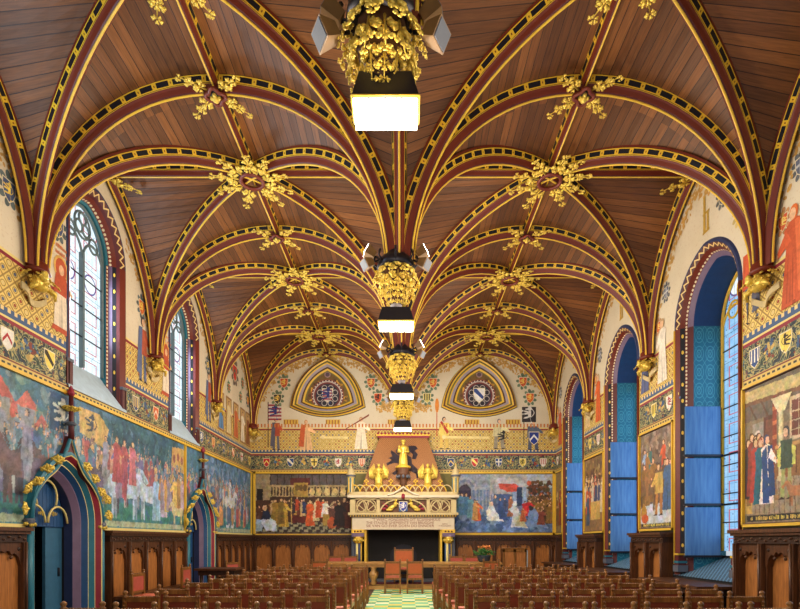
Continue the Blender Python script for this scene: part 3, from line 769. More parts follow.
SHC = [(c(190, 40, 50), c(232, 214, 120)), (c(40, 72, 130), c(230, 226, 210)), (c(232, 206, 96), c(50, 40, 30)), (c(226, 222, 214), c(170, 40, 50)), (c(200, 96, 50), c(236, 220, 200)), (c(52, 70, 120), c(230, 196, 90))]
def frieze_shields(P, u0, u1, blocked, start=0, step=.82, seed=0):
    i = 0; u = u0 + start; rn = random.Random(seed)
    while u < u1:
        P.d = .0015
        if not blocked(u):
            a, b = SHC[(i * 5 + seed) % 6]; shield(P, u, 4.12, .17, a, b, (i + seed) % 5)
            for q in (-1, 1):
                for k in range(5):
                    th = k * .9; r = .1 - k * .016
                    P.disc(u + q * .3 + q * r * cos(th), 4.11 + r * sin(th) * 1.3, .028, .02, [c(212, 184, 104), c(110, 140, 130), c(72, 100, 140)][(k + i) % 3], th)
        if not blocked(u + step / 2):
            blobs(P, u + step / 2 - .09, u + step / 2 + .09, 4.0, 4.25, .05, [c(60, 90, 130), c(190, 160, 90), c(120, 60, 50)], 9, i + seed)
        u += step; i += 1
def vine(P, pts, seed, r=.06):
    P.d = .0012
    rn = random.Random(seed)
    for (u, v) in pts:
        for q in range(6): P.disc(u + rn.uniform(-.13, .13), v + rn.uniform(-.13, .13), r * rn.uniform(.4, 1), r * rn.uniform(.3, .7), jit(rn, c(190, 146, 76), .15), rn.uniform(0, 3), 7)
def lunette_decor(P, top, u0, u1, blocked, seed):
    n = int((u1 - u0) / .07)
    vine(P, [(u0 + (u1 - u0) * i / n, top(u0 + (u1 - u0) * i / n) - .42) for i in range(n) if top(u0 + (u1 - u0) * i / n) > 5.75 and not blocked(u0 + (u1 - u0) * i / n, top(u0 + (u1 - u0) * i / n) - .42)], seed)
WL = [(5.57, .62), (8.95, .62), (12.43, .62)]            # left windows: centre, half width
WR = [(5.3, .70), (8.88, .70), (12.36, .70), (15.9, .70)]
LA = dict(a=.60, h=.70, zs=6.5, zb=3.88); RO = .26
RA = dict(a=.72, h=.86, zs=5.4, zb=.8); RRO = .27
def holes_left():
    H = []
    for u, _ in WL:
        f = arch_hi(LA['a'], LA['h'], LA['zs'], RO, u); H.append((u - LA['a'] - RO, u + LA['a'] + RO, lambda y: LA['zb'], f))
    for u in DL:
        f = arch_hi(DA['a'], DA['h'], DA['zs'], DRO, u); H.append((u - DA['a'] - DRO, u + DA['a'] + DRO, lambda y: 0.0, f))
    return H
DL = [8.06, 13.3]; DA = dict(a=.50, h=.72, zs=1.72, zb=0.0); DRO = .34
mb = MB(PL); wall(mb, Y0, D, side_top, holes_left()); P = mb
blkL = lambda u, v=0: any(abs(u - w) < LA['a'] + RO + .12 for w, _ in WL)
blkw = lambda u, v: any(abs(u - w) < LA['a'] + RO + .1 and v < 7.6 for w, _ in WL)
frieze_shields(P, 3.0, D - .2, blkL, 0.62, .82, 1)
for k in range(2, 6): lunette_decor(P, side_top, YK[k] + .1, (YK[k + 1] if k < 5 else D) - .1, blkw, k)
P.d = .003
for k in range(2, 6):       # mantled shields high on the plaster, standing saints below
    y0 = YK[k]; y1 = y0 + BAY
    for q, yy in enumerate((y0 + .56, y1 - .42)):
        shield(P, yy, 6.1 if q else 6.2, .17, c(70, 84, 120) if (k + q) % 2 else c(206, 96, 48), c(232, 200, 90), 3, c(96, 108, 110))
    if k < 5 :
        fig(P, y0 + .62, 4.62, 1.15, c(226, 210, 186), hair=c(196, 130, 60)); P.disc(y0 + .62, 5.6, .17, .2, c(214, 170, 90)); P.disc(y0 + .62, 5.6, .13, .16, c(184, 84, 50)); P.disc(y0 + .63, 5.58, .06, .08, SK); P.poly([(y0 + .45, 5.2), (y0 + .8, 5.2), (y0 + .74, 5.5), (y0 + .5, 5.5)], c(184, 80, 48)); P.poly([(y0 + .4, 4.62), (y0 + .84, 4.62), (y0 + .8, 4.7), (y0 + .44, 4.7)], c(184, 80, 48))
        if k > 2: fig(P, y1 - .38, 4.62, 1.3, c(170, 82, 56) if k != 2 else c(200, 170, 120), legs=c(92, 104, 136), hair=c(60, 50, 60), cloak=c(92, 104, 140))
        wtext(P, y0 + .45, y0 + .8, 5.9, .05, c(206, 110, 60), k); wtext(P, y0 + .5, y0 + .85, 5.8, .05, c(206, 110, 60), k + 9)
# blank third bay with painted canopies and prophets
for i, yy in enumerate((14.85, 15.5, 16.15, 16.8, 17.35)):
    rect(P, yy - .24, yy + .24, 4.58, 5.7, c(150, 112, 70)); rect(P, yy - .2, yy + .2, 4.62, 5.64, c(190, 156, 100))
    fig(P, yy, 4.64, .95, [c(86, 130, 176), c(214, 196, 150), c(190, 100, 60), c(226, 214, 190), c(140, 90, 60)][i], wide=.4)
shield(P, 16.04, 6.6, .3, c(196, 60, 50), c(70, 110, 90), 0, c(120, 104, 96))
for yy, zz in ((15.5, 6.0), (16.6, 6.0), (15.3, 6.5), (16.8, 6.5), (16.04, 7.3)): shield(P, yy, zz, .13, c(200, 90, 50), c(60, 120, 90), 2, c(90, 140, 110))
tag(mb.build('wall_left', recalc=False), kind='structure')
# right wall
mb = MB(PR); Hh = []
for u, _ in WR:
    f = arch_hi(RA['a'], RA['h'], RA['zs'], RRO, u); Hh.append((u - RA['a'] - RRO, u + RA['a'] + RRO, lambda y: RA['zb'], f))
wall(mb, Y0, D, side_top, Hh); P = mb
blkR = lambda u, v=0: any(abs(u - w) < RA['a'] + RRO + .1 for w, _ in WR)
blkw = lambda u, v: any(abs(u - w) < RA['a'] + RRO + .1 and v < 6.8 for w, _ in WR)
frieze_shields(P, 3.0, D - .1, blkR, .28, .62, 2)
for k in range(2, 6): lunette_decor(P, side_top, YK[k] + .1, (YK[k + 1] if k < 5 else D) - .1, blkw, k + 20)
P.d = .003
for k in range(2, 6):
    y0 = YK[k]; y1 = min(D, y0 + BAY)
    shield(P, y0 + .62, 6.45, .15, c(206, 88, 44), c(236, 206, 110), 3, c(206, 180, 110))
    shield(P, y0 + 1.05, 7.0, .15, c(90, 96, 110), c(160, 160, 160), 2, c(110, 112, 112))
    shield(P, y1 - .62, 6.3, .14, c(90, 96, 118), c(190, 190, 190), 2, c(96, 100, 108))
    shield(P, y1 - .3, 5.75, .13, c(206, 88, 50), c(236, 206, 110), 3, c(196, 140, 90))
    uu, vv = y0 + 1.55, 7.0       # gothic letter b in gold
    for (a, b, w, h) in ((0, 0, .035, .62), (-.1, .02, .03, .3), (-.05, -.02, .1, .04), (-.05, .3, .1, .04)): rect(P, uu + a - w, uu + a + w, vv + b - .3, vv + b - .3 + h, c(186, 150, 60))
fig(P, 7.72, 4.66, 1.3, c(196, 84, 50), legs=c(92, 96, 116), hair=c(60, 60, 80), cloak=c(90, 92, 110), face=-1)
shield(P, 7.5, 5.3, .17, c(226, 220, 214), c(190, 50, 50), 2)
fig(P, 6.84, 4.56, 1.3, c(188, 84, 48), hair=c(214, 110, 50), face=1, wide=.34, cloak=c(206, 104, 62))
fig(P, 10.35, 4.6, 1.25, c(226, 216, 200), hair=c(180, 150, 110)); fig(P, 11.1, 4.6, 1.2, c(86, 96, 136), hair=c(70, 60, 70))
fig(P, 13.8, 4.6, 1.25, c(206, 96, 50), hair=c(180, 150, 110)); fig(P, 14.6, 4.6, 1.2, c(220, 190, 140), hair=c(70, 60, 70))
fig(P, 17.2, 4.6, 1.25, c(196, 90, 56), hair=c(180, 150, 110))
tag(mb.build('wall_right', recalc=False), kind='structure')
# back wall
mb = MB(PB); wall(mb, -W, W, back_top, [], .1); P = mb
u = -4.75; i = 0
for u in [-4.68, -3.86, -3.05, -2.23, -1.42, 1.62, 2.44, 3.26, 4.08, 4.78]:
    a, b = SHC[i % 6]; shield(P, u, 4.1, .17, a, b, i % 5); i += 1
    blobs(P, u + .3, u + .5, 3.98, 4.25, .05, [c(60, 96, 140), c(206, 170, 80), c(150, 60, 50)], 8, i)
for sx in (-1, 1):
    for i in range(76):
        u = sx * (.12 + i * .066); t = back_top(u)
        if t > 5.7: vine(P, [(u, t - .42)], i + 500)
    vine(P, [(sx * .62 + .03 * q, 5.95 + .06 * (q % 3)) for q in range(-7, 8)], 77)
P.d = .003
def bfig(px, ft, hd, *a, **k):
    u, v = B(px, ft); fig(P, u, v, B(px, hd)[1] - v, *a, **k)
bfig(276, 450, 417, c(176, 78, 52), cloak=c(92, 92, 112), legs=c(100, 100, 116), hair=c(80, 70, 80))
u, v = B(275, 412); rect(P, u - .22, u + .22, v - .28, v + .3, c(206, 196, 190)); [rect(P, u - .22, u + .22, v - .28 + .12 * q, v - .22 + .12 * q, c(150, 50, 60)) for q in range(5)]; lion(P, u, v, .4, c(44, 54, 120))
rect(P, u - .25, u - .22, v - 1.2, v + .35, c(70, 50, 40))
bfig(306, 450, 420, c(222, 178, 130), cloak=c(196, 92, 50), hair=c(206, 150, 100), wide=.42)
bfig(361, 449, 417, c(230, 216, 190), hair=c(190, 150, 110), wide=.4); P.poly([B(345, 430), B(345, 429), B(369, 414), B(369, 416)], c(130, 70, 50))
bfig(444, 449, 417, c(226, 198, 100), hair=c(70, 50, 50), legs=c(214, 180, 90), wide=.4); P.poly([B(440, 422), B(442, 421), B(449, 432), B(447, 434)], c(180, 50, 40))
rect(P, B(437, 0)[0] - .02, B(437, 0)[0] + .01, 5.0, 6.2, c(190, 70, 40)); P.disc(B(437, 0)[0], 6.05, .07, .25, c(214, 130, 50))
bfig(499, 449, 419, c(206, 196, 150), hair=c(100, 90, 100), legs=c(150, 140, 120), wide=.5); lion(P, B(503, 0)[0], B(0, 437)[1], .36, c(40, 36, 36))
bfig(533, 450, 421, c(86, 94, 112), hair=c(90, 96, 110), legs=c(80, 88, 108), wide=.5)
u, v = B(534, 438); shield(P, u, v, .26, c(40, 60, 140), c(230, 230, 230), 0)
u, v = B(529, 414.5); rect(P, u - .24, u + .24, v - .26, v + .26, c(44, 40, 44)); lion(P, u, v, .46, c(214, 208, 200)); rect(P, B(524, 0)[0] - .02, B(524, 0)[0] + .01, 4.7, 6.0, c(60, 50, 44))
for px, py, cc in ((284, 383, c(200, 80, 50)), (277.5, 399, c(60, 50, 46)), (371, 383, c(200, 80, 50)), (378, 398, c(210, 90, 40)), (433, 383, c(206, 88, 50)), (427, 398, c(206, 190, 110)), (523, 382, c(196, 80, 50)), (530, 398, c(206, 90, 44))):
    u, v = B(px, py); shield(P, u, v, .2, cc, c(40, 36, 36) if px in (378, 427) else c(226, 190, 90), 4 if px == 427 else 3, c(110, 130, 104))
for px in (291, 333, 395, 472, 513): 
    u, v = B(px, 421); rect(P, u - .25, u + .25, v - .12, v + .05, c(206, 166, 70)); [rect(P, u - .24 + .1 * q, u - .2 + .1 * q, v - .1, v + .03, c(150, 100, 40)) for q in range(5)]
for i in range(90): rect(P, -W + .1 + i * .115, -W + .15 + i * .115, 5.3, 5.42, c(196, 120, 60))
for u0, u1 in ((-.95, -.15), (-2.1, -.9)): pass
P.poly([B(446, 436), B(446, 438.5), B(489, 439), B(489, 436.5)], c(226, 206, 140)); P.disc(*B(444, 437), .07, .07, c(226, 206, 150))
P.poly([B(320, 436.5), B(320, 438.5), B(348, 439), B(348, 436.5)], c(226, 206, 140)); P.disc(*B(323, 437), .07, .07, c(226, 206, 150))
tag(mb.build('wall_back', recalc=False), kind='structure')
# curved triangle niches on the end wall
def tri(sc, n=14):
    A = [(0, 7.72), (1.3, 5.98), (-1.3, 5.98)]; out = []; g = (0, 6.5)
    for i in range(3):
        p, q = A[i], A[(i + 1) % 3]; bul = .30 if i != 1 else .34
        dx, dy = q[0] - p[0], q[1] - p[1]; L_ = hypot(dx, dy); nx, ny = -dy / L_, dx / L_
        mx, my = (p[0] + q[0]) / 2 - g[0], (p[1] + q[1]) / 2 - g[1]
        if nx * mx + ny * my < 0: nx, ny = -nx, -ny
        for k in range(n):
            t = k / n; b = 4 * t * (1 - t) * bul; out.append((g[0] + (p[0] + dx * t + nx * b - g[0]) * sc, g[1] + (p[1] + dy * t + ny * b - g[1]) * sc))
    return out
for sx in (-1, 1):
    t = thing('curved_triangle_niche', 'curved triangular moulded niche with %s roundel, %s on the end wall' % (('dark lion shield', 'left') if sx < 0 else ('white shield and blue bend', 'right')), 'niche', (sx * 2.59, D, 6.5))
    mb = MB(sh(PB, sx * 2.59)); rings = [(1.0, .01, 'black'), (.985, .07, 'goldp'), (.95, .12, 'brown'), (.90, .125, 'goldp'), (.86, .10, 'olive'), (.81, .10, 'goldp'), (.775, .075, 'lilac'), (.70, .06, 'brown'), (.665, .05, 'black'), (.655, .045, 'goldp'), (.60, .03, 'olive'), (.56, .02, 'olive')]
    for (s0, d0, mt), (s1, d1, _) in zip(rings, rings[1:]):
        a, b = tri(s0), tri(s1); n = len(a)
        mb.add([(p[0], p[1], d0) for p in a] + [(p[0], p[1], d1) for p in b], [(i, (i + 1) % n, n + (i + 1) % n, n + i) for i in range(n)], mt)
    mb.build('moulding', t, (sx * 2.59, D, 6.5), recalc=False)
    P = MB(sh(PB, sx * 2.59)); P.d = .021; P.poly(tri(.57), c(112, 86, 46))
    blobs(P, -.75, .75, 5.85, 6.9, .06, [c(206, 160, 60), c(176, 130, 50), c(90, 60, 40)], 150, 8, lambda u, v: abs(u) < .62 * (7.5 - v) and hypot(u, v - 6.38) > .45 and v > 5.85 + .1 * abs(u))
    P.disc(0, 7.1, .11, .11, c(150, 120, 120)); P.disc(0, 7.1, .07, .07, c(90, 70, 80))
    for r, cc in ((.56, c(140, 70, 50)), (.53, c(60, 50, 70)), (.5, c(190, 176, 170)), (.46, c(110, 50, 50)), (.4, c(44, 44, 60))): P.disc(0, 6.38, r, r, cc, 0, 32)
    for i in range(30): a = i * pi / 15; P.disc(.515 * cos(a), 6.38 + .515 * sin(a), .02, .02, c(226, 210, 190))
    for i in range(8):
        a = i * pi / 4 + .39; P.disc(.28 * cos(a), 6.38 + .28 * sin(a), .1, .1, c(176, 166, 160)); P.disc(.28 * cos(a), 6.38 + .28 * sin(a), .075, .075, c(40, 36, 48))
    if sx < 0:
        shield(P, 0, 6.4, .27, c(200, 190, 190), None); [rect(P, -.16, .16, 6.24 + .1 * q, 6.29 + .1 * q, c(150, 44, 60)) for q in range(4)]; lion(P, 0, 6.4, .44, c(40, 50, 110))
    else: shield(P, 0, 6.4, .29, c(228, 226, 224), c(50, 74, 140), 1)
    P.build('roundel_painting', t, (sx * 2.59, D, 6.5))
# floor
mb = MB(); mb.add([(-W - 1.5, Y0, 0), (W + 1.5, Y0, 0), (W + 1.5, D + .05, 0), (-W - 1.5, D + .05, 0)], [(0, 1, 2, 3)], 'floor'); tag(mb.build('floor', recalc=False), kind='structure')
mb = MB(); mb.box(-.82, .84, 2.0, 15.85, .001, .012, 'carpet'); tag(mb.build('aisle_carpet'), 'chequered green, yellow and white carpet runner down the central aisle', 'carpet')
# ---------------------------------------------------------------- left windows
def window(n, xf, uc, A, orders, depth, gm, zb_glass, side):
    t = empty('window_%d' % n, xf((uc, A['zb'], 0))); tag(t, kind='structure'); loc = t.location.copy()
    def bb(m, name, **k): return m.build(name, t, loc, **k)
    bb(archivolt(xf, uc, A['a'], A['h'], A['zs'], A['zb'], orders), 'arch_moulding', recalc=False)
    a = A['a']; f = arch_hi(a, A['h'], A['zs'], 0, uc); N = 20
    xs = [uc - a + 2 * a * i / N for i in range(N + 1)]
    m = MB(xf); vs = []; uv = []
    for x in xs: vs += [(x, zb_glass, -depth), (x, f(x), -depth)]; uv += [((x - uc) / a * .6 + 6, zb_glass), ((x - uc) / a * .6 + 6, f(x))]
    m.add(vs, [(2 * i, 2 * i + 2, 2 * i + 3, 2 * i + 1) for i in range(N)], gm, uv); bb(m, 'glass_pane', recalc=False)
    m = MB(xf); dd = -depth + .05
    m.box(uc - .022, uc + .022, zb_glass, A['zs'] - .1, -depth, dd + .03, 'lead') if True else None
    def bar(pts, r=.022, mt='lead' if side < 0 else 'goldp'): m.tube([(p[0], p[1], dd) for p in pts], r, mt, 6)
    zs = A['zs']
    for q in (-1, 1):      # light heads
        cx = uc + q * a / 2; r = a / 2
        bar([(cx + r * cos(th), zs - .25 + r * 1.35 * sin(th)) for th in [pi * i / 14 for i in range(15)]])
    def circ(x, z, r): bar([(x + r * cos(2 * pi * i / 20), z + r * sin(2 * pi * i / 20)) for i in range(21)], .02)
    circ(uc, zs + A['h'] * .52, a * .36); circ(uc - a * .52, zs + .16, a * .2); circ(uc + a * .52, zs + .16, a * .2)
    for i in range(3):
        th = 2 * pi * i / 3 + pi / 2; circ(uc + a * .18 * cos(th), zs + A['h'] * .52 + a * .18 * sin(th), a * .16)
    pth = arch_path(a, A['h'], zs, zb_glass, -.02, 14, uc); bar(pth, .03)
    if side > 0:
        circ(uc, zs + .1, .07); bar([(uc, zs - .3), (uc, zs + .05)], .025)
    bb(m, 'tracery')
    m = MB(xf)
    z = zb_glass + .52
    while z < zs - .2: m.tube([(uc - a, z, dd), (uc + a, z, dd)], .012, 'iron', 6); z += .52
    bb(m, 'glazing_bars')
    return t, loc
for n, (uc, _) in enumerate(WL):
    od = [(RO, .0, RO - .03, .02, 'navy', 'navy'), (RO - .03, .02, RO - .06, .02, 'navy', 'red'), (RO - .06, .02, RO - .15, -.03, 'zig', 'red'), (RO - .15, -.03, RO - .17, -.08, 'maroon', 'maroon'), (RO - .17, -.08, RO - .2, -.14, 'red', 'studs'), (RO - .2, -.14, RO - .22, -.2, 'beads', 'purple'), (RO - .22, -.2, 0, -.22, 'tealp', 'beads'), (0, -.22, 0, -.34, 'tealp', 'tealp')]
    t, loc = window(n + 1, PL, uc, LA, od, .33, 'wglass', 4.42, -1)
    m = MB(PL); e = LA['a']
    m.add([(uc - e - RO + .02, 3.88, .03), (uc + e + RO - .02, 3.88, .03), (uc + e, 4.44, -.34), (uc - e, 4.44, -.34), (uc - e - RO + .02, 3.84, .03), (uc + e + RO - .02, 3.84, .03)], [(0, 1, 2, 3), (4, 5, 1, 0)], 'stone'); m.build('sill', t, loc, recalc=False)
    for q in (-1, 1):
        m = MB(PL); x = uc + q * (e + .19)
        m.box(x - .07, x + .07, 3.9, 4.25, -.16, .02, 'maroon'); m.box(x - .08, x + .08, 4.25, 4.3, -.17, .03, 'greyst'); m.build('jamb_base', t, loc)
        m = MB(PL); m.tube([(uc + q * (e + .16), 4.3, -.06), (uc + q * (e + .16), 6.5, -.06)], .035, 'red', 8); m.build('colonnette', t, loc)
# ---------------------------------------------------------------- right windows with deep blue reveals
RD = .8
ordn = ['outside the right edge', 'nearest right window', 'second right window', 'farthest right window']
for n, (uc, _) in enumerate(WR):
    od = [(RRO, 0, RRO - .03, .03, 'navy', 'goldp'), (RRO - .03, .03, RRO - .07, .03, 'navy', 'red'), (RRO - .07, .03, RRO - .14, -.02, 'zig', 'red'), (RRO - .14, -.02, RRO - .18, -.09, 'red', 'studs'), (RRO - .18, -.09, RRO - .2, -.13, 'beads', 'beads'), (RRO - .2, -.13, 0, -.2, 'purple', 'maroon'), (0, -.2, 0, -RD, 'soffit', 'teal')]
    A = RA; t, loc = window(n + 4, PR, uc, A, od, RD - .03, 'bglass', 1.25, 1)
    m = MB(PR); e = A['a']
    # sloping grille and lower ledge in the reveal
    m.add([(uc - e - .3, .79, .02), (uc + e + .3, .79, .02), (uc + e + .05, 1.16, -RD - .02), (uc - e - .05, 1.16, -RD - .02)], [(0, 1, 2, 3)], 'lattice', [(0, 0), (2 * e + .6, 0), (2 * e + .35, .9), (.25, .9)]); m.build('sloping_grille', t, loc, recalc=False)
    for q in (-1, 1):
        m = MB(PR); x = uc + q * (e + .13)
        m.lathe(x, 0, [(.0, 0)], 'maroon', 3) if False else None
        m.box(x - .07, x + .07, .98, 1.2, -.1, .05, 'maroon'); m.box(x - .078, x + .078, 1.02, 1.06, -.11, .06, 'tealp'); m.box(x - .078, x + .078, 1.17, 1.2, -.11, .06, 'goldp'); m.box(x - .09, x + .09, .86, .98, -.12, .07, 'greyst')
        m.build('jamb_base', t, loc)
        m = MB(PR); m.tube([(uc + q * (e + RRO - .03), 1.0, .02), (uc + q * (e + RRO - .03), 5.4, .02)], .028, 'goldp' if q > 0 else 'red', 8); m.build('colonnette', t, loc)
    if n == 0: continue
    for k, (z0, z1) in enumerate(((3.0, 3.9), (2.1, 2.95), (1.15, 2.05))):
        m = MB(PR); m.box(uc + e - .06, uc + e - .03, z0 + .02, z1, -.66 , -.02, 'panel')
        o = m.build('blind_panel', None, PR((uc + e, z0, -.3)))
        tag(o, 'blue blind panel on the far jamb of the %s, %s of three' % (ordn[n], ['top', 'middle', 'bottom'][k]), 'blind panel', 'blue blind panels beside the right windows')
        m = MB(PR); m.box(uc + e - .075, uc + e - .0, z0 - .02, z0 + .02, -.7, .0, 'iron')
        m.box(uc - e, uc + e, z0 - .015, z0 + .015, -.76, -.72, 'iron'); m.build('transom_bar', t, loc)
# ---------------------------------------------------------------- murals
def frame(xf, u0, u1, v0, v1, t, loc, w=.07, mt='goldp'):
    m = MB(xf)
    m.box(u0, u1, v1 - w, v1, .0, .05, mt); m.box(u0, u1, v0, v0 + w * 1.3, .0, .05, mt); m.box(u0, u0 + w, v0, v1, .0, .05, mt); m.box(u1 - w, u1, v0, v1, .0, .05, mt)
    m.box(u0 + w, u1 - w, v0 + w * 1.3, v0 + w * 1.3 + .015, 0, .04, 'brown'); m.box(u0 + w, u1 - w, v1 - w - .012, v1 - w, 0, .04, 'brown')
    m.build('painted_frame', t, loc)
def ogee(uc):
    def f(u):
        s = min(1, abs(u - uc) / .86)
        a = 1.72 + .78 * sqrt(max(0, 1 - s * s)); k = max(0, 1 - s / .5)
        return a + .46 * k ** 2.2 + .1 * (1 - s)
    return f
TEAL = [c(70, 112, 128), c(56, 96, 116), c(84, 126, 132)]
# left wall cavalcade
def left_mural(u0, u1, label, seed):
    loc = PL((u0, 1.65, 0)); t = thing('wall_mural', label, 'mural', loc); P = MB(PL); P.d = .006
    rect(P, u0, u1, 1.66, 3.74, c(78, 116, 140)); rect(P, u0, u1, 1.66, 2.15, c(60, 128, 116)); rect(P, u0, u1, 1.66, 1.86, c(64, 124, 132))
    def bl(a, b, *r, **k):
        a = max(a, u0 + .1); b = min(b, u1 - .1)
        if b > a + .15: blobs(P, a, b, *r, **k)
    bl(9.0, 12.6, 3.0, 3.68, .12, [c(36, 74, 92), c(46, 84, 98), c(34, 64, 84), c(60, 100, 110)], 220, 3)
    bl(13.6, 17.5, 2.9, 3.7, .12, [c(80, 112, 150), c(100, 130, 160), c(60, 84, 110), c(130, 150, 180)], 170, 4)
    bl(6.0, 8.3, 3.0, 3.7, .1, [c(92, 124, 130), c(130, 150, 150), c(70, 104, 116)], 90, 5)
    bl(u0, u1, 1.7, 2.1, .08, [c(70, 140, 118), c(50, 110, 116), c(84, 150, 130), c(60, 100, 130)], 150, 6)
    inn = lambda a: u0 + .3 < a < u1 - .3
    if seed == 1:     # castle and roofs behind the first door
        for (u, v, s, cc) in ((6.95, 3.1, .28, c(196, 92, 70)), (7.25, 3.3, .22, c(204, 104, 76)), (6.7, 3.35, .3, c(190, 84, 70)), (7.55, 3.05, .2, c(190, 100, 86))):
            rect(P, u - s * .8, u + s * .8, v - .5, v, c(150, 150, 150)); P.poly([(u - s, v), (u + s, v), (u, v + s * 1.1)], cc)
        rect(P, 7.72, 8.3, 3.1, 3.68, c(40, 62, 96)); lion(P, 8.0, 3.38, .4, c(214, 214, 206))
        P.poly([(8.42, 3.2), (9.1, 3.05), (9.25, 3.4), (8.95, 3.62), (8.4, 3.62)], c(206, 172, 92)); lion(P, 8.75, 3.36, .34, c(60, 54, 60))
    if u0 < 12 < u1:
        P.poly([(11.7, 3.05), (12.75, 3.0), (12.7, 3.45), (12.3, 3.6), (11.75, 3.55)], c(206, 164, 80)); [P.disc(11.85 + .2 * i, 3.3 + .06 * (i % 2), .06, .1, c(150, 70, 50)) for i in range(4)]
    pal = [c(176, 84, 84), c(80, 104, 150), c(196, 164, 96), c(124, 110, 150), c(96, 130, 146), c(186, 190, 190), c(140, 100, 96), c(74, 98, 120), c(190, 116, 96), c(140, 156, 176), c(90, 120, 140), c(110, 140, 160)]
    crowd(P, u0 + .15, u1 - .15, 2.45, 2.85, .5, pal, 4, int((u1 - u0) * 6), seed)
    rn = random.Random(seed + 3)
    for u in [6.3, 7.1, 7.6, 8.7, 9.6, 10.0, 12.0, 12.9, 14.6, 15.5, 16.3, 17.0]:
        if inn(u): horse(P, u, rn.uniform(2.0, 2.15), .62, jit(rn, rn.choice([c(110, 70, 60), c(186, 184, 190), c(80, 64, 70), c(150, 120, 100)])), rn.choice((-1, 1)), jit(rn, rn.choice(pal)), jit(rn, rn.choice(pal)))
    for i in range(int((u1 - u0) * 4)):      # lances
        u = rn.uniform(u0 + .1, u1 - .1); v = rn.uniform(2.8, 3.0); P.poly([(u, v), (u + .012, v), (u + .1, v + .45), (u + .09, v + .45)], c(180, 150, 110))
    crowd(P, u0 + .2, u1 - .2, 2.05, 2.3, .52, pal, 2, int((u1 - u0) * 3), seed + 9, lambda u, v: not (9.2 < u < 12.3))
    for u, fc, cc in ((6.75, 1, c(96, 70, 72)), (7.25, -1, c(120, 84, 76)), (9.15, 1, c(100, 74, 80))):
        if inn(u): horse(P, u, 1.95, .9, cc, fc, c(150, 150, 166), c(110, 90, 110))
    if inn(9.8):
        crowd(P, 9.2, 10.6, 2.55, 2.7, .62, [c(170, 84, 84), c(110, 100, 140), c(190, 140, 110)], 2, 7, 4)
        horse(P, 9.75, 1.84, 1.0, c(190, 210, 232), 1, c(170, 76, 84), c(150, 130, 150)); horse(P, 10.8, 1.86, .9, c(200, 214, 236), -1, None, None)
        fig(P, 10.05, 2.5, .85, c(200, 110, 120), wide=.34); fig(P, 9.5, 2.5, .85, c(180, 74, 74), wide=.36)
        fig(P, 11.0, 1.86, .98, c(160, 196, 226), hair=c(214, 200, 190), wide=.36); fig(P, 11.35, 1.95, .8, c(196, 180, 206), wide=.4)
        crowd(P, 11.1, 12.4, 2.1, 2.3, .78, [c(220, 176, 60), c(206, 150, 66), c(226, 186, 90), c(170, 150, 170)], 2, 6, 12)
        horse(P, 12.05, 1.8, .5, c(214, 206, 150), -1)
    if inn(15.6):
        horse(P, 15.6, 2.1, .8, c(216, 220, 226), 1, c(214, 214, 220)); crowd(P, 14.6, 17.3, 1.86, 2.0, .62, [c(190, 80, 64), c(200, 190, 190), c(90, 110, 150), c(214, 150, 80)], 2, 9, 31)
        for q in (-.3, .1): horse(P, 15.7 + q, 1.72, .22, c(226, 226, 226), 1)
    rect(P, u0 + .08, u1 - .08, 1.7, 1.8, c(176, 186, 150)); uc = (u0 + u1) / 2
    rect(P, uc - .5, uc + .5, 1.71, 1.79, c(60, 84, 110)); wtext(P, uc - .46, uc + .46, 1.725, .05, c(206, 206, 180), seed)
    inside = lambda u, v: any(abs(u - d) < .86 and v < ogee(d)(u) - .01 for d in DL)
    paint_build(P, 'painting', t, loc, u0, u1, 1.64, 3.74, .015, inside, .28, .45, (.07, .2, .32, .2))
    m = MB(PL); m.box(u0, u1, 3.71, 3.76, 0, .05, 'goldp'); m.box(u1 - .05, u1, 1.66, 3.71, 0, .05, 'goldp')
    for a, b in ((u0, 7.16), (8.96, 12.42), (14.2, D - .05)):
        if a >= u0 - .01 and b <= u1 + .02 and b > a: m.box(a, b, 1.62, 1.67, 0, .05, 'palegold')
    m.build('painted_frame', t, loc)
def sp(px): return 2751 / (406 - px)
left_mural(4.2, 12.42, 'long mural of horsemen and banners on the left wall, before the far doorway', 1)
left_mural(12.44, D - .06, 'mural of riders and hounds on the left wall between far doorway and corner', 2)
# end wall murals
u0, v1 = B(256, 474); u1, v0 = B(353, 533)
loc = PB((u0, v0, 0)); t = thing('wall_mural', 'brown mural of a chamber with red-robed men, left of the fireplace', 'mural', loc); P = MB(PB); P.d = .006
def q(px, py): return B(px, py)
def rp(x0, y0, x1, y1, col): a = q(x0, y1); b = q(x1, y0); rect(P, a[0], b[0], a[1], b[1], col)
def fp(px, py, hpx, col, **k): a = q(px, py); fig(P, a[0], a[1], hpx / 29.25, col, **k)
rp(256, 473, 354, 533, c(66, 44, 34)); rp(256, 474, 270, 500, c(150, 134, 106)); rp(270, 475, 354, 485, c(86, 78, 78)); 
for i in range(12): rp(270 + i * 7, 475, 271 + i * 7, 484, c(60, 46, 40))
rp(290, 478, 310, 486, c(90, 40, 36)); rp(268, 485, 354, 497, c(170, 150, 110))
for i in range(26): rp(271 + i * 3.1, 487, 272.6 + i * 3.1, 496, c(64, 46, 38))
rp(294, 483, 308, 497, c(170, 140, 66)); [P.disc(*q(297 + 4 * i, 488), .07, .12, c(110, 84, 44)) for i in range(3)]
for px in (312, 319, 327, 335, 343): P.disc(*q(px, 492), .1, .13, c(214, 184, 120))
rp(256, 500, 354, 524, c(74, 46, 34)); rp(257, 489, 263, 500, c(30, 26, 26))
rp(256, 522, 354, 532, c(150, 146, 116))
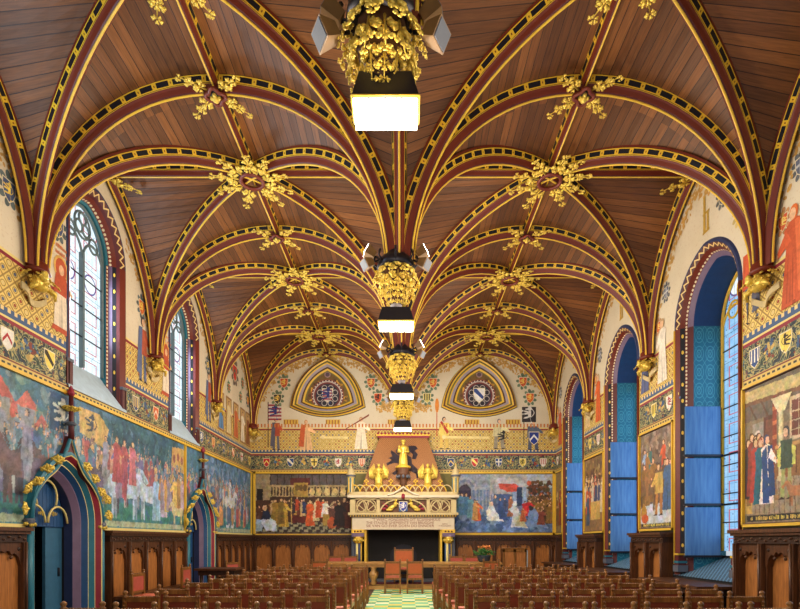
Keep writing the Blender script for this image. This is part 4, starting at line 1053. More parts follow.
for r in range(4):
    for i in range(24):
        if (i + r) % 2: x = 256 + i * 4.1 + r; rp(x, 522 + r * 2.5, x + 4, 524.5 + r * 2.5, c(62, 54, 52))
rp(291, 511, 306, 515, c(196, 156, 70)); rp(292, 515, 305, 523, c(96, 38, 34))
crowd(P, q(268, 0)[0], q(352, 0)[0], q(0, 516)[1], q(0, 512)[1], .52, [c(110, 60, 44), c(150, 84, 50), c(84, 60, 50), c(186, 160, 120)], 2, 18, 5)
fp(297, 511, 14, c(190, 78, 44)); fp(304, 513, 14, c(50, 60, 100), hair=c(226, 214, 200)); fp(294, 513, 10, c(60, 50, 60))
fp(275, 525, 26, c(150, 120, 54), wide=.34); fp(284, 527, 28, c(196, 160, 66), wide=.36); fp(281, 524, 26, c(130, 104, 50)); rp(291, 498, 292, 524, c(206, 170, 90))
fp(310, 526, 26, c(206, 92, 46), wide=.36); fp(316, 521, 22, c(216, 196, 160)); fp(318, 518, 20, c(196, 80, 44)); fp(323, 518, 19, c(206, 90, 50)); fp(325, 517, 16, c(220, 214, 206), wide=.5)
rp(323, 514, 331, 526, c(160, 130, 60)); fp(333, 527, 22, c(96, 60, 48), wide=.5); P.disc(*q(332, 523), .17, .2, c(180, 84, 50)); fp(344, 528, 30, c(70, 40, 34), wide=.5); fp(339, 526, 24, c(44, 32, 34), wide=.5); fp(350, 528, 28, c(90, 44, 34), wide=.4)
P.poly([q(256, 520), q(256, 531), q(262, 531), q(264, 520)], c(150, 170, 200)); fp(259, 520, 14, c(90, 60, 50))
P.poly([q(260, 520), q(266, 531), q(277, 531), q(276, 522), q(268, 516)], c(196, 210, 230)); P.poly([q(262, 519), q(263, 511), q(267, 509), q(271, 516), q(270, 520)], c(36, 44, 70)); P.disc(*q(265, 508), .07, .08, SK)
paint_build(P, 'painting', t, loc, u0 - .06, u1, v0 - .1, v1 + .06, .016, None, .4); frame(PB, u0 - .08, u1 + .02, v0 - .12, v1 + .08, t, loc, .07)
u0, v1 = B(453, 474); u1, v0 = B(551.5, 532)
loc = PB((u0, v0, 0)); t = thing('wall_mural', 'blue mural of kneeling white-robed figures before a church porch, right of the fireplace', 'mural', loc); P = MB(PB); P.d = .006
rp(453, 473, 552, 533, c(112, 126, 150)); rp(453, 474, 490, 516, c(140, 150, 168)); rp(490, 474, 528, 500, c(166, 164, 166)); rp(527, 474, 552, 488, c(176, 186, 200))
for r, cc in ((12, c(168, 172, 180)), (10, c(116, 128, 150)), (8, c(158, 164, 176)), (6, c(70, 60, 80))):
    a = q(465, 491); P.poly([(a[0] + r / 29.25 * cos(th), a[1] + r / 29.25 * sin(th) * 1.15) for th in [pi * i / 14 for i in range(15)]], cc)
rp(459, 491, 471, 503, c(56, 50, 72))
for px in (473, 476.5, 480, 483.5, 487): rp(px, 489, px + 2, 513, c(106, 126, 160)); rp(px - .5, 487, px + 2.5, 490, c(160, 166, 180))
rp(491, 494, 513, 512, c(72, 92, 136)); P.poly([q(492, 486), q(497, 478), q(520, 478), q(526, 486)], c(190, 186, 186)); rp(492, 484, 494, 512, c(150, 160, 180))
for px in (512.5, 522.5): rp(px, 486, px + 4, 511, c(150, 170, 200)); rp(px - 1, 484, px + 5, 487, c(190, 190, 190))
P.poly([q(498, 484), q(516, 484), q(520, 488), q(516, 492), q(508, 492), q(500, 489)], c(206, 84, 70)); rp(517, 487, 522, 506, c(50, 66, 100))
blobs(P, q(529, 0)[0], q(550, 0)[0], q(0, 508)[1], q(0, 482)[1], .09, [c(96, 60, 48), c(120, 84, 60), c(70, 56, 50), c(190, 90, 60), c(84, 74, 50)], 110, 9)
rp(453, 512, 552, 531, c(98, 124, 168)); blobs(P, q(454, 0)[0], q(550, 0)[0], q(0, 531)[1], q(0, 516)[1], .12, [c(84, 112, 160), c(130, 156, 196), c(110, 140, 186), c(70, 96, 140)], 130, 10)
crowd(P, q(529, 0)[0], q(551, 0)[0], q(0, 524)[1], q(0, 506)[1], .6, [c(110, 84, 50), c(130, 100, 54), c(90, 64, 50), c(150, 110, 60)], 4, 8, 7)
for i, px in enumerate((455, 458.5, 462, 466)): fp(px, 515, 22, [c(96, 160, 190), c(120, 176, 200), c(104, 150, 186), c(80, 130, 170)][i])
fp(470, 518, 22, c(110, 160, 176)); fp(477, 521, 21, c(206, 96, 50), wide=.4); fp(475, 520, 20, c(196, 150, 90), wide=.3); fp(495, 517, 22, c(84, 104, 140)); fp(500, 518, 20, c(60, 84, 130)); fp(510.5, 517, 21, c(170, 110, 80)); fp(505, 512, 14, c(70, 80, 110))
P.poly([q(487, 520), q(492, 521), q(504, 521.5), q(497, 513), q(493, 505), q(489, 505), q(486.5, 512)], c(226, 228, 222)); P.disc(*q(491, 504), .07, .09, c(226, 200, 170))
P.poly([q(499, 519), q(509, 521), q(503, 508), q(498, 505)], c(56, 80, 130))
P.poly([q(511, 527), q(528, 528), q(522, 519), q(518, 508), q(513, 506), q(508, 510), q(513, 513)], c(206, 210, 206)); P.disc(*q(515, 504), .08, .1, c(230, 230, 226)); P.poly([q(514, 526), q(527, 527), q(520, 514)], c(190, 180, 140))
fp(525, 516, 15, c(206, 50, 54), wide=.6); fp(529, 515, 15, c(196, 44, 50), wide=.6); fp(523, 522, 14, c(190, 100, 60), wide=.5)
P.poly([q(526, 526), q(548, 528), q(541, 516), q(534, 508), q(529, 510)], c(120, 146, 190)); P.disc(*q(531, 508), .08, .09, c(60, 50, 60)); fp(541, 525, 16, c(130, 70, 56), wide=.5)
paint_build(P, 'painting', t, loc, u0, u1 + .08, v0 - .1, v1 + .06, .016, None, .4); frame(PB, u0 - .02, u1 + .1, v0 - .12, v1 + .08, t, loc, .07)
# right wall murals
def rmural(u0, u1, label, seed, draw):
    loc = PR((u0, 1.65, 0)); t = thing('wall_mural', label, 'mural', loc); P = MB(PR); P.d = .006; draw(P); paint_build(P, 'painting', t, loc, u0, u1, 1.66, 3.72, .009 if seed == 1 else .014, None, .28, .32); frame(PR, u0, u1, 1.64, 3.74, t, loc, .032)
def d1(P):
    def rr(x0, y0, x1, y1, col): P.poly([R(x0, y0), R(x1, y0 - (x1 - x0) * .45 * max(0, (500 - y0) / 130)), R(x1, y1 - (x1 - x0) * .45 * max(0, (500 - y1) / 130)), R(x0, y1)], col)
    rect(P, 5.9, 7.84, 1.7, 3.74, c(128, 112, 90)); rect(P, 5.9, 7.84, 1.82, 2.32, c(150, 134, 112)); rect(P, 5.9, 7.84, 3.2, 3.74, c(104, 92, 82))
    for i in range(22): P.poly([(5.9 + i * .1, 1.82), (5.915 + i * .1, 1.82), (6.05 + i * .09, 2.32), (6.035 + i * .09, 2.32)], c(108, 90, 76))
    P.poly([(7.84, 3.5), (5.9, 3.42), (5.9, 3.6), (7.84, 3.66)], c(190, 172, 120)); P.poly([(7.84, 3.44), (5.9, 3.36), (5.9, 3.42), (7.84, 3.5)], c(120, 84, 60))
    for u in (7.7, 7.45, 7.2, 6.9, 6.6): P.poly([(u, 3.44), (u + .04, 3.44), (u - .1, 3.2), (u - .14, 3.2)], c(96, 70, 54))
    rect(P, 7.42, 7.66, 2.65, 3.15, c(150, 142, 132)); P.disc(7.55, 2.95, .07, .09, c(206, 196, 184)); rect(P, 7.5, 7.6, 2.7, 2.86, c(200, 190, 176))
    rect(P, 7.16, 7.42, 2.75, 3.2, c(92, 56, 46)); rect(P, 7.2, 7.38, 2.8, 3.15, c(116, 72, 56)); rect(P, 7.16, 7.24, 2.3, 3.45, c(136, 62, 46)); [rect(P, 7.16, 7.24, 2.45 + .2 * i, 2.5 + .2 * i, c(186, 110, 70)) for i in range(5)]
    rect(P, 5.9, 7.2, 2.3, 2.72, c(140, 96, 60)); [rect(P, 5.95 + i * .12, 5.965 + i * .12, 2.32, 2.7, c(96, 62, 42)) for i in range(10)]; rect(P, 5.9, 7.2, 2.7, 2.75, c(186, 140, 90))
    rect(P, 6.6, 6.92, 2.78, 3.35, c(196, 176, 140)); rect(P, 6.64, 6.88, 2.82, 3.3, c(110, 62, 52)); [rect(P, 6.63, 6.89, 2.9 + .12 * i, 2.915 + .12 * i, c(190, 170, 140)) for i in range(3)]; rect(P, 6.75, 6.765, 2.8, 3.3, c(190, 170, 140))
    for i in range(5): rect(P, 7.12 + .02 * i, 7.3, 2.0 + .08 * i, 2.07 + .08 * i, c(156 - 12 * i, 120 - 10 * i, 80 - 6 * i))
    rect(P, 7.03, 7.12, 2.3, 3.25, c(214, 202, 156)); rect(P, 7.03, 7.055, 2.3, 3.25, c(176, 160, 120)); P.poly([(6.88, 3.42), (7.27, 3.42), (7.14, 3.2), (7.01, 3.2)], c(220, 208, 164)); rect(P, 7.0, 7.15, 2.26, 2.32, c(190, 176, 136))
    P.poly([(7.66, 1.84), (7.82, 1.84), (7.82, 2.4), (7.7, 2.3)], c(196, 160, 90)); P.poly([(7.69, 1.95), (7.79, 1.95), (7.79, 2.2), (7.71, 2.16)], c(140, 104, 60))
    for u, v, h, cc in ((7.76, 2.05, .9, c(70, 60, 64)), (7.68, 2.1, .92, c(140, 60, 50)), (7.6, 2.08, .9, c(96, 84, 80)), (7.53, 2.1, .9, c(84, 50, 50)), (7.47, 2.1, .84, c(170, 120, 80))): fig(P, u, v, h, cc, face=-1, wide=.24)
    fig(P, 7.6, 2.0, .93, c(166, 62, 54), face=-1, wide=.26); fig(P, 7.5, 1.97, .95, c(36, 96, 116), wide=.3, face=-1, hair=c(150, 80, 50)); fig(P, 7.36, 1.96, .98, c(226, 218, 208), cloak=c(36, 66, 116), wide=.3, face=-1, hair=c(60, 70, 100)); P.poly([(7.3, 1.97), (7.44, 1.97), (7.46, 2.7), (7.36, 2.78)], c(38, 72, 124))
    fig(P, 6.98, 2.0, .98, c(60, 78, 66), legs=c(150, 160, 100), face=1, wide=.3, hair=c(60, 60, 64)); [P.poly([(6.98 + q * .1, 2.72), (6.98 + q * .17, 2.68), (6.98 + q * .16, 2.45), (6.98 + q * .11, 2.45)], c(196, 196, 96)) for q in (-1, 1)]
    horse(P, 6.76, 1.9, .34, c(170, 116, 80), 1)
    rect(P, 6.0, 7.78, 1.72, 1.81, c(36, 34, 36)); wtext(P, 6.1, 7.7, 1.735, .055, c(214, 186, 90), 4)
rmural(5.9, 7.86, 'mural of robed townsmen greeting a green-clad man indoors, at the right edge', 1, d1)
def d2(P):
    rect(P, 9.9, 11.35, 1.7, 3.74, c(120, 104, 92)); blobs(P, 10.0, 11.25, 3.2, 3.66, .09, [c(150, 132, 118), c(110, 90, 80), c(134, 114, 96)], 90, 5)
    rect(P, 9.9, 11.35, 1.8, 2.2, c(190, 196, 204)); P.poly([(10.0, 2.2), (11.3, 2.2), (11.2, 3.1), (10.2, 3.0)], c(100, 84, 86))
    fig(P, 11.1, 2.75, .62, c(140, 160, 190)); fig(P, 10.85, 2.8, .6, c(64, 110, 110)); fig(P, 10.3, 2.7, .75, c(196, 84, 54)); fig(P, 10.05, 2.65, .7, c(120, 96, 80))
    crowd(P, 10.0, 11.3, 2.2, 2.4, .9, [c(116, 88, 64), c(96, 80, 84), c(150, 110, 66), c(90, 96, 110)], 2, 6, 3); horse(P, 11.0, 2.05, .85, c(120, 92, 70), -1, c(150, 110, 70))
    fig(P, 10.15, 2.05, 1.0, c(70, 100, 140), wide=.4); fig(P, 10.5, 1.95, 1.05, c(196, 164, 90), legs=c(170, 120, 66), wide=.42); P.disc(11.15, 2.0, .14, .2, c(170, 130, 60)); P.disc(11.1, 1.9, .16, .1, c(190, 90, 50))
    rect(P, 10.0, 11.25, 1.72, 1.8, c(40, 40, 44)); wtext(P, 10.05, 11.2, 1.735, .05, c(214, 190, 90), 6)
rmural(9.9, 11.34, 'mural of a gold-clad standing man in snow between the two nearest right windows', 2, d2)
def d3(P, a=13.38, b=14.88):
    rect(P, a, b, 1.7, 3.74, c(134, 104, 70)); blobs(P, a + .1, b - .1, 2.9, 3.66, .1, [c(120, 94, 70), c(150, 124, 84), c(100, 76, 60)], 60, 6)
    crowd(P, a + .1, b - .1, 2.2, 2.7, .75, [c(70, 80, 110), c(190, 84, 50), c(196, 160, 90), c(90, 60, 50), c(206, 190, 160)], 4, 7, 8); rect(P, a + .3, a + 1.0, 2.0, 2.5, c(196, 160, 90)); fig(P, b - .3, 1.85, .9, c(70, 84, 110))
rmural(13.38, 14.88, 'mural of a gathered crowd between the second and farthest right windows', 3, d3)
rmural(16.92, D - .05, 'narrow mural strip in the right corner beyond the last window', 4, lambda P: (rect(P, 16.92, D - .06, 1.7, 3.74, c(130, 108, 70)), crowd(P, 17.0, D - .15, 1.9, 2.6, .8, [c(190, 160, 100), c(110, 80, 50), c(150, 60, 40)], 3, 3, 3)))
# ---------------------------------------------------------------- oak wainscot
def wainscot(xf, u0, u1, n, label, h=1.62, dep=.1, ends=True, tall=True):
    loc = Vector(xf((u0, 0, 0))); t = thing('oak_panelling', label, 'wall panelling', loc)
    w = (u1 - u0) / n
    m = MB(xf); m.box(u0 - .04, u1 + .04, h - .05, h, 0, dep + .07, 'oak'); m.box(u0 - .02, u1 + .02, h - .09, h - .05, 0, dep + .04, 'oak'); m.build('cornice', t, loc)
    m = MB(xf); m.box(u0, u1, h - .2, h - .09, 0, dep, 'oakd')
    k = int((u1 - u0) / .09)
    for i in range(k): x = u0 + (i + .5) * (u1 - u0) / k; m.ell(xf and (x, h - .145 + .015 * (-1) ** i, dep), (.035, .02, .02), 'oak', None, 5, 3)
    m.build('carved_frieze', t, loc)
    m = MB(xf); m.box(u0, u1, 0, .2, 0, dep + .02, 'oak'); m.box(u0, u1, .2, .24, 0, dep + .04, 'oak'); m.build('plinth', t, loc)
    for i in range(n + 1):
        x = u0 + i * w; x = min(max(x, u0 + .04), u1 - .04)
        m = MB(xf); m.box(x - .04, x + .04, .24, h - .2, 0, dep + .015, 'oak'); m.tube([(x, .24, dep + .02), (x, h - .2, dep + .02)], .02, 'oak', 6); m.build('stile', t, loc)
    for i in range(n):
        a = u0 + i * w + .04; b = a + w - .08; uc = (a + b) / 2; hw = (b - a) / 2
        m = MB(xf); m.box(a, b, .24, h - .2, 0, dep * .35, 'oakp'); o = m.build('panel', t, loc)
        m = MB(xf); z0, z1 = h - .42, h - .24; N = 16; xs = [a + (b - a) * j / N for j in range(N + 1)]
        def op(x):
            s = abs(x - uc) / hw; s = min(1, s / .84)
            base = z0 - .06 + .17 * sqrt(max(0, 1 - s * s)) if s < 1 else z0 - .1
            return base - (.05 * max(0, 1 - abs(s - .47) / .13) + .03 * max(0, 1 - abs(s - .0) / .1))
        m.strip(xs, op, lambda x: h - .2, dep * .35, dep * .8, 'oak')
        for q in (-1, 1): m.ell((uc + q * hw * .38, z0 + .02, dep * .7), (.026, .03, .02), 'oak', None, 6, 4); m.ell((uc + q * hw * .75, z0 + .13, dep * .8), (.03, .03, .015), 'oakd', None, 6, 4)
        m.box(a, a + .022, .24, h - .3, dep * .35, dep * .75, 'oak'); m.box(b - .022, b, .24, h - .3, dep * .35, dep * .75, 'oak'); m.box(a, b, .24, .3, dep * .35, dep * .75, 'oak')
        m.build('tracery', o, loc * 0 + loc)
    return t
wainscot(PL, 4.9, 7.12, 3, 'dark oak panelling at the left edge, before the nearest doorway')
wainscot(PL, 9.12, 12.3, 5, 'oak panelling of five golden panels between the two left doorways')
wainscot(PL, 14.25, D - .02, 6, 'oak panelling on the left wall from far doorway to corner')
wainscot(PB, -W + .12, -1.78, 5, 'dark oak panelling on the end wall, left of the fireplace')
wainscot(PB, 1.78, W - .12, 5, 'dark oak panelling on the end wall, right of the fireplace')
wainscot(PR, 6.02, 7.8, 3, 'large oak panelling block on the right wall at the right edge', 1.6, .2)
wainscot(PR, 9.95, 11.36, 2, 'oak panelling block between the two nearest right windows', 1.6, .2)
wainscot(PR, 13.42, 14.86, 2, 'oak panelling block between second and farthest right windows', 1.6, .2)
wainscot(PR, 16.95, D - .02, 1, 'narrow oak panelling in the far right corner', 1.6, .2)
# low benches
def bench(xf, u0, u1, label, h=.45, dep=.42):
    loc = Vector(xf((u0, 0, 0))); t = thing('wall_bench', label, 'bench', loc)
    m = MB(xf); m.box(u0, u1, h - .05, h, .14, dep + .14, 'oak'); m.build('bench_top', t, loc)
    m = MB(xf); m.box(u0 + .02, u1 - .02, 0, h - .05, .14, dep + .08, 'oakd'); m.build('bench_front', t, loc)
bench(PL, 9.15, 12.25, 'long low oak bench under the five panels on the left wall', .45, .28)
bench(PL, 14.3, D - .2, 'low oak bench along the left wall near the corner')
bench(PB, -4.6, -2.0, 'dark low bench under the end wall panelling, left of the fireplace', .4, .3)
for n, (uc, _) in enumerate(WR):
    if n == 0: continue
    loc = Vector((W - .35, uc, 0)); t = thing('window_table', 'low dark oak table top in front of the %s' % ordn[n], 'table', loc, 0, 'low tables below the right windows')
    mb = MB(); mb.box(W - .72, W - .0, uc - 1.03, uc + .98, .70, .745, 'oak'); mb.build('table_top', t, loc)
    mb = MB(); mb.box(W - .66, W - .06, uc - .95, uc + .9, .6, .7, 'oakd'); mb.build('apron', t, loc)
    for yy in (uc - .88, uc + .83):
        for xx in (W - .62, W - .12):
            mb = MB(); mb.box(xx - .035, xx + .035, yy - .035, yy + .035, 0, .6, 'oakd'); mb.build('leg', t, loc)
# ---------------------------------------------------------------- gothic doorways
for n, uc in enumerate(DL):
    t = tag(empty('door_%d' % (n + 1), PL((uc, 0, 0))), 'tall pointed doorway with gilded crockets, %s on the left wall' % ('nearest' if n == 0 else 'far'), None, None, 'structure'); loc = t.location.copy()
    A = DA; r = DRO
    od = [(r + .02, .0, r + .02, .1, 'tealp', 'tealp'), (r + .02, .1, r - .03, .11, 'tealp', 'tealp'), (r - .03, .11, r - .045, .1, 'palegold', 'palegold'), (r - .045, .1, r - .1, .03, 'crimson', 'crimson'), (r - .1, .03, r - .115, .03, 'palegold', 'palegold'),
          (r - .115, .03, r - .17, -.04, 'tealp', 'tealp'), (r - .17, -.04, r - .185, -.04, 'palegold', 'palegold'), (r - .185, -.04, r - .24, -.12, 'blue', 'blue'), (r - .24, -.12, r - .26, -.12, 'purple', 'purple'), (r - .26, -.12, 0, -.2, 'purple', 'purple'), (0, -.2, 0, -.34, 'navy', 'navy')]
    archivolt(PL, uc, A['a'], A['h'], A['zs'], 0, od).build('arch_moulding', t, loc, recalc=False)
    m = MB(PL); e = .9; N = 36; xs = [uc - .86 + 1.72 * i / N for i in range(N + 1)]; f = ogee(uc); ext = arch_hi(A['a'], A['h'], A['zs'], r, uc)
    lo = lambda x: max(1.72, min(ext(x), f(x) - .03))
    m.strip(xs, lo, f, .01, .09, 'maroon'); m.build('ogee_gable', t, loc)
    m = MB(PL); pts = [(x, f(x) + .01, .1) for x in xs]; m.tube(pts, .028, 'tealp', 6); m.build('hood_roll', t, loc)
    m = MB(PL); m.tube([(p[0], p[1] - .045, .1) for p in pts], .01, 'palegold', 6); m.build('hood_fillet', t, loc)
    for s in (-1, 1):
        for k, a in enumerate((.86, .81, .70, .52, .31)):
            x = uc + s * a; z = [1.86, 2.04, 2.26, 2.46, 2.63][k]
            z = f(uc + s * a) + .02 if k > 1 else [1.87, 2.13][k]; xx = x + (s * [.05, .05][k] if k < 2 else 0)
            o = bpy.data.objects.new('crocket', star_me); COL.objects.link(o); o.parent = t
            o.location = Vector(PL((xx, z, .1))) - loc; ang = [0.1, .35, .75, 1.0, 1.15][k]
            # leaf points outwards in the wall plane and lifts towards the room
            ex = Vector((.3, s * cos(ang), sin(ang))).normalized(); ez = Vector((.7, -.7, .1)); ez = (ez - ex * ez.dot(ex)).normalized(); ey = ez.cross(ex)
            o.rotation_euler = Matrix((ex, ey, ez)).transposed().to_euler(); o.scale = (.74, .74, .8)
    m = MB(PL); z = f(uc); m.tube([(uc, z - .05, .1), (uc, z + .18, .1), (uc, z + .62, .1)], [.05, .04, .035], 'maroon', 6); m.tube([(uc, z + .62, .1), (uc, z + .66, .1), (uc, z + .7, .1), (uc, z + .78, .1)], [.035, .06, .05, .01], 'crimson', 6); m.build('finial_shaft', t, loc)
    m = MB(PL); m.tube([(uc, z + .16, .1), (uc, z + .19, .1), (uc, z + .22, .1)], [.05, .09, .05], 'greyst', 8); m.build('finial_ring', t, loc)
    for i in range(7):
        a = 2 * pi * i / 7; o = bpy.data.objects.new('finial_leaf', star_me); COL.objects.link(o); o.parent = t
        o.location = Vector(PL((uc, z + .38 + .06 * (i % 2), .1))) - loc; o.rotation_euler = (0, -.5 + .5 * (i % 2), a); o.scale = (.62, .62, .7)
    for s in (-1, 1):
        m = MB(PL); x = uc + s * .86; m.tube([(x, 1.62, .07), (x, 1.67, .07), (x, 1.72, .07), (x, 1.75, .07)], [.04, .055, .075, .06], 'greyst', 8)
        for i in range(6): m.ell((x + .07 * cos(i), 1.66 + .03 * sin(i * 3), .07 + .06 * sin(i)), (.035, .035, .03), 'gold', None, 5, 3)
        m.build('capital', t, loc)
        m = MB(PL); m.tube([(x, 0, .07), (x, 1.6, .07)], .045, 'tealp', 8); m.build('colonnette', t, loc)
    # recess: back painted near-black as shade, blue ribbed valance, door leaf, trefoil head
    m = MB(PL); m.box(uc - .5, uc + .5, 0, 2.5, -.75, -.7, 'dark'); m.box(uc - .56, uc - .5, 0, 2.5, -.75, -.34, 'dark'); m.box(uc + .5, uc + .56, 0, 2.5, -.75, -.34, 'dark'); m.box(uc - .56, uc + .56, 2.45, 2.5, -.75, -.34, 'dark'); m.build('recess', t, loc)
    m = MB(PL)
    fi = arch_hi(A['a'], A['h'], A['zs'], -.01, uc)
    for i in range(12): x = uc - .49 + i * .98 / 12; m.strip([x, x + .075], lambda q: 1.66, lambda q: fi(q) - .01, -.37, -.34, 'blue')
    m.build('ribbed_valance', t, loc)
    m = MB(PL); (m.box(uc + .1, uc + .49, .02, 1.66, -.42, -.37, 'door') if n == 0 else m.box(uc - .49, uc + .49, .02, 1.66, -.42, -.37, 'blue')); o = m.build('door_leaf', t, loc)
    m = MB(PL); m.tube([(uc + .4, .86, -.36), (uc + .4, 1.0, -.36)], .02, 'iron', 6); m.build('handle', o, loc)
    m = MB(PL)
    for s in (-1, 1):
        m.tube([(uc + s * (.26 + .23 * cos(th)), 1.72 + .26 * sin(th), -.28) for th in [pi * i / 10 for i in range(11)]], .018, 'palegold', 6)
    m.tube([(uc + .24 * cos(th), 2.12 + .26 * sin(th), -.28) for th in [-.5 + (pi + 1) * i / 12 for i in range(13)]], .018, 'palegold', 6)
    m.build('trefoil_tracery', t, loc)
    for s in (-1, 1):
        o = bpy.data.objects.new('tracery_leaf', spray_me); COL.objects.link(o); o.parent = t; o.location = Vector(PL((uc + s * .08, 1.86, -.26))) - loc; o.scale = (.3, .35, .4); o.rotation_euler = (pi / 2, 0, pi / 2 if s > 0 else -pi / 2)
# ---------------------------------------------------------------- fireplace
FZ = D - .9; loc = Vector((0, D - .45, 0))
t = thing('gothic_fireplace', 'large carved and gilded stone fireplace with painted lion hood on the end wall', 'fireplace', loc)
m = MB(); m.box(-1.66, 1.66, FZ, D, 1.79, 2.2, 'sandl'); m.build('lintel', t, loc)
def text(s, x, z, size, y, mt, parent, ploc, name):
    cu = bpy.data.curves.new(name, 'FONT'); cu.body = s; cu.size = size; cu.align_x = 'CENTER'; cu.extrude = .003
    to = bpy.data.objects.new('tmp', cu); COL.objects.link(to)
    bpy.context.view_layer.update(); me = bpy.data.meshes.new_from_object(to.evaluated_get(bpy.context.evaluated_depsgraph_get()))
    bpy.data.objects.remove(to); me.materials.clear(); me.materials.append(M[mt])
    o = bpy.data.objects.new(name, me); COL.objects.link(o); o.parent = parent; o.location = Vector((x, y, z)) - ploc; o.rotation_euler = (pi / 2, 0, 0); return o
for i, s in enumerate(("'T WERC FONDEREN DIT SCEPENHUUS", "THE STALENE GHEMEENTE VAN BRUGGHE", "SIE VAN GO EVER DOEN DO ENNOER")):
    o = text(s, -.1 if i else .1, 2.07 - .1 * i, .118, FZ - .004, 'ink', t, loc, 'inscription'); w = o.dimensions.x; o.scale = (2.2 / max(w, .1), 1, 1)
o = text('ANNO\nD MCCCLXXVI', 1.35, 1.95, .06, FZ - .004, 'ink', t, loc, 'date_inscription')
m = MB(); m.box(-1.74, 1.74, FZ - .06, D, 2.2, 2.26, 'oakd')
for i in range(40): m.box(-1.72 + i * .087, -1.68 + i * .087, FZ - .07, FZ - .03, 2.21, 2.25, 'goldp')
m.box(-1.78, 1.78, FZ - .1, D, 2.26, 2.34, 'sand'); m.build('lower_cornice', t, loc)
m = MB(); m.box(-1.7, 1.7, FZ + .02, D, 2.34, 2.8, 'brown'); m.build('frieze_block', t, loc)
XF = lambda p: (p[0], FZ - p[2], p[1])
m = MB(XF)
for a, b in ((-1.72, -1.55), (1.55, 1.72), (-.86, -.76), (.76, .86)): m.box(a, b, 2.34, 2.8, -.02, .05, 'sand')
m.box(-1.72, 1.72, 2.76, 2.82, -.02, .05, 'sand')
for cx in (-1.2, 1.2):       # pierced wheel tracery panels
    for q in (-1, 1):
        m.tube([(cx + q * .16 + .155 * cos(a), 2.56 + .19 * sin(a), .0) for a in [2 * pi * i / 16 for i in range(17)]], .02, 'sand', 6)
    m.tube([(cx + .32 * cos(a), 2.34 + .4 * sin(a), .0) for a in [pi * i / 16 for i in range(17)]], .024, 'sand', 6)
    for i in range(6): a = pi * i / 5; m.tube([(cx, 2.37, 0), (cx + .3 * cos(a), 2.37 + .36 * sin(a), 0)], .014, 'sand', 6)
m.tube([(.0 + .74 * cos(a), 2.36 + .42 * sin(a), .02) for a in [pi * i / 20 for i in range(21)]], .026, 'sand', 6)
m.build('frieze_tracery', t, loc)
P = MB(XF); P.d = .052; shield(P, 0, 2.54, .19, c(40, 60, 150), c(220, 210, 206), 3); P.prism([(-.14, 2.38), (.14, 2.38), (.14, 2.7), (-.14, 2.7)], .0, .05, 'blue'); P.build('coat_of_arms', t, loc)
for s in (-1, 1):
    m = MB(XF); m.ell((s * .26, 2.6, .05), (.06, .1, .06)); m.ell((s * .24, 2.73, .06), (.045, .05, .045)); m.ell((s * .38, 2.5, .04), (.16, .07, .05), 'gold', Matrix.Rotation(-s * .5, 3, 'Z')); m.tube([(s * .24, 2.66, .08), (s * .15, 2.6, .1)], .02, 'gold', 6); m.ell((s * .45, 2.43, .04), (.12, .05, .04)); m.build('kneeling_angel', t, loc)
    m = MB(XF); m.ell((s * .58, 2.58, .01), (.12, .04, .03), 'crimson', Matrix.Rotation(s * .7, 3, 'Z')); m.ell((s * .62, 2.46, .01), (.1, .05, .03), 'crimson'); m.ell((s * .5, 2.66, .01), (.1, .03, .03), 'olive', Matrix.Rotation(s * .9, 3, 'Z')); m.build('mantling', t, loc)
m = MB(); m.box(-1.8, 1.8, FZ - .12, D, 2.82, 2.9, 'sandl'); m.box(-1.76, 1.76, FZ - .08, D, 2.9, 2.97, 'sand'); m.build('upper_cornice', t, loc)
m = MB(XF); m.tube([(x, 2.9 + .26 * (1 - abs(x) / .5) ** 1.6, .12) for x in [-.5 + i * .05 for i in range(21)]], .035, 'sandl', 6); m.ell((0, 2.86, .1), (.07, .1, .05), 'crimson'); m.build('ogee_crest', t, loc)
m = MB(XF)
for i in range(8):           # cresting of intersecting arches
    cx = -1.4 + i * .4
    m.tube([(cx - .2 + .2 * cos(a) + 0, 2.97 + .26 * sin(a), .05) for a in [pi * k / 8 for k in range(9)]] , .02, 'goldp', 6)
    m.tube([(cx + .2 * cos(a), 2.97 + .26 * sin(a), .05) for a in [pi * k / 8 for k in range(9)]], .02, 'sand', 6)
m.box(-1.6, 1.6, 2.97, 3.01, .02, .07, 'sand'); m.build('cresting', t, loc)
for i in range(7):
    cx = -1.2 + i * .4
    if abs(cx) < .1: continue
    m = MB(XF); m.tube([(cx, 3.2, .05), (cx, 3.32, .05)], .018, 'goldp', 6); [m.ell((cx + .05 * cos(a), 3.35 + .05 * sin(a), .05), (.035, .035, .03), 'goldp', None, 6, 4) for a in (0, pi / 2, pi, 3 * pi / 2)]; m.build('crest_finial', t, loc)
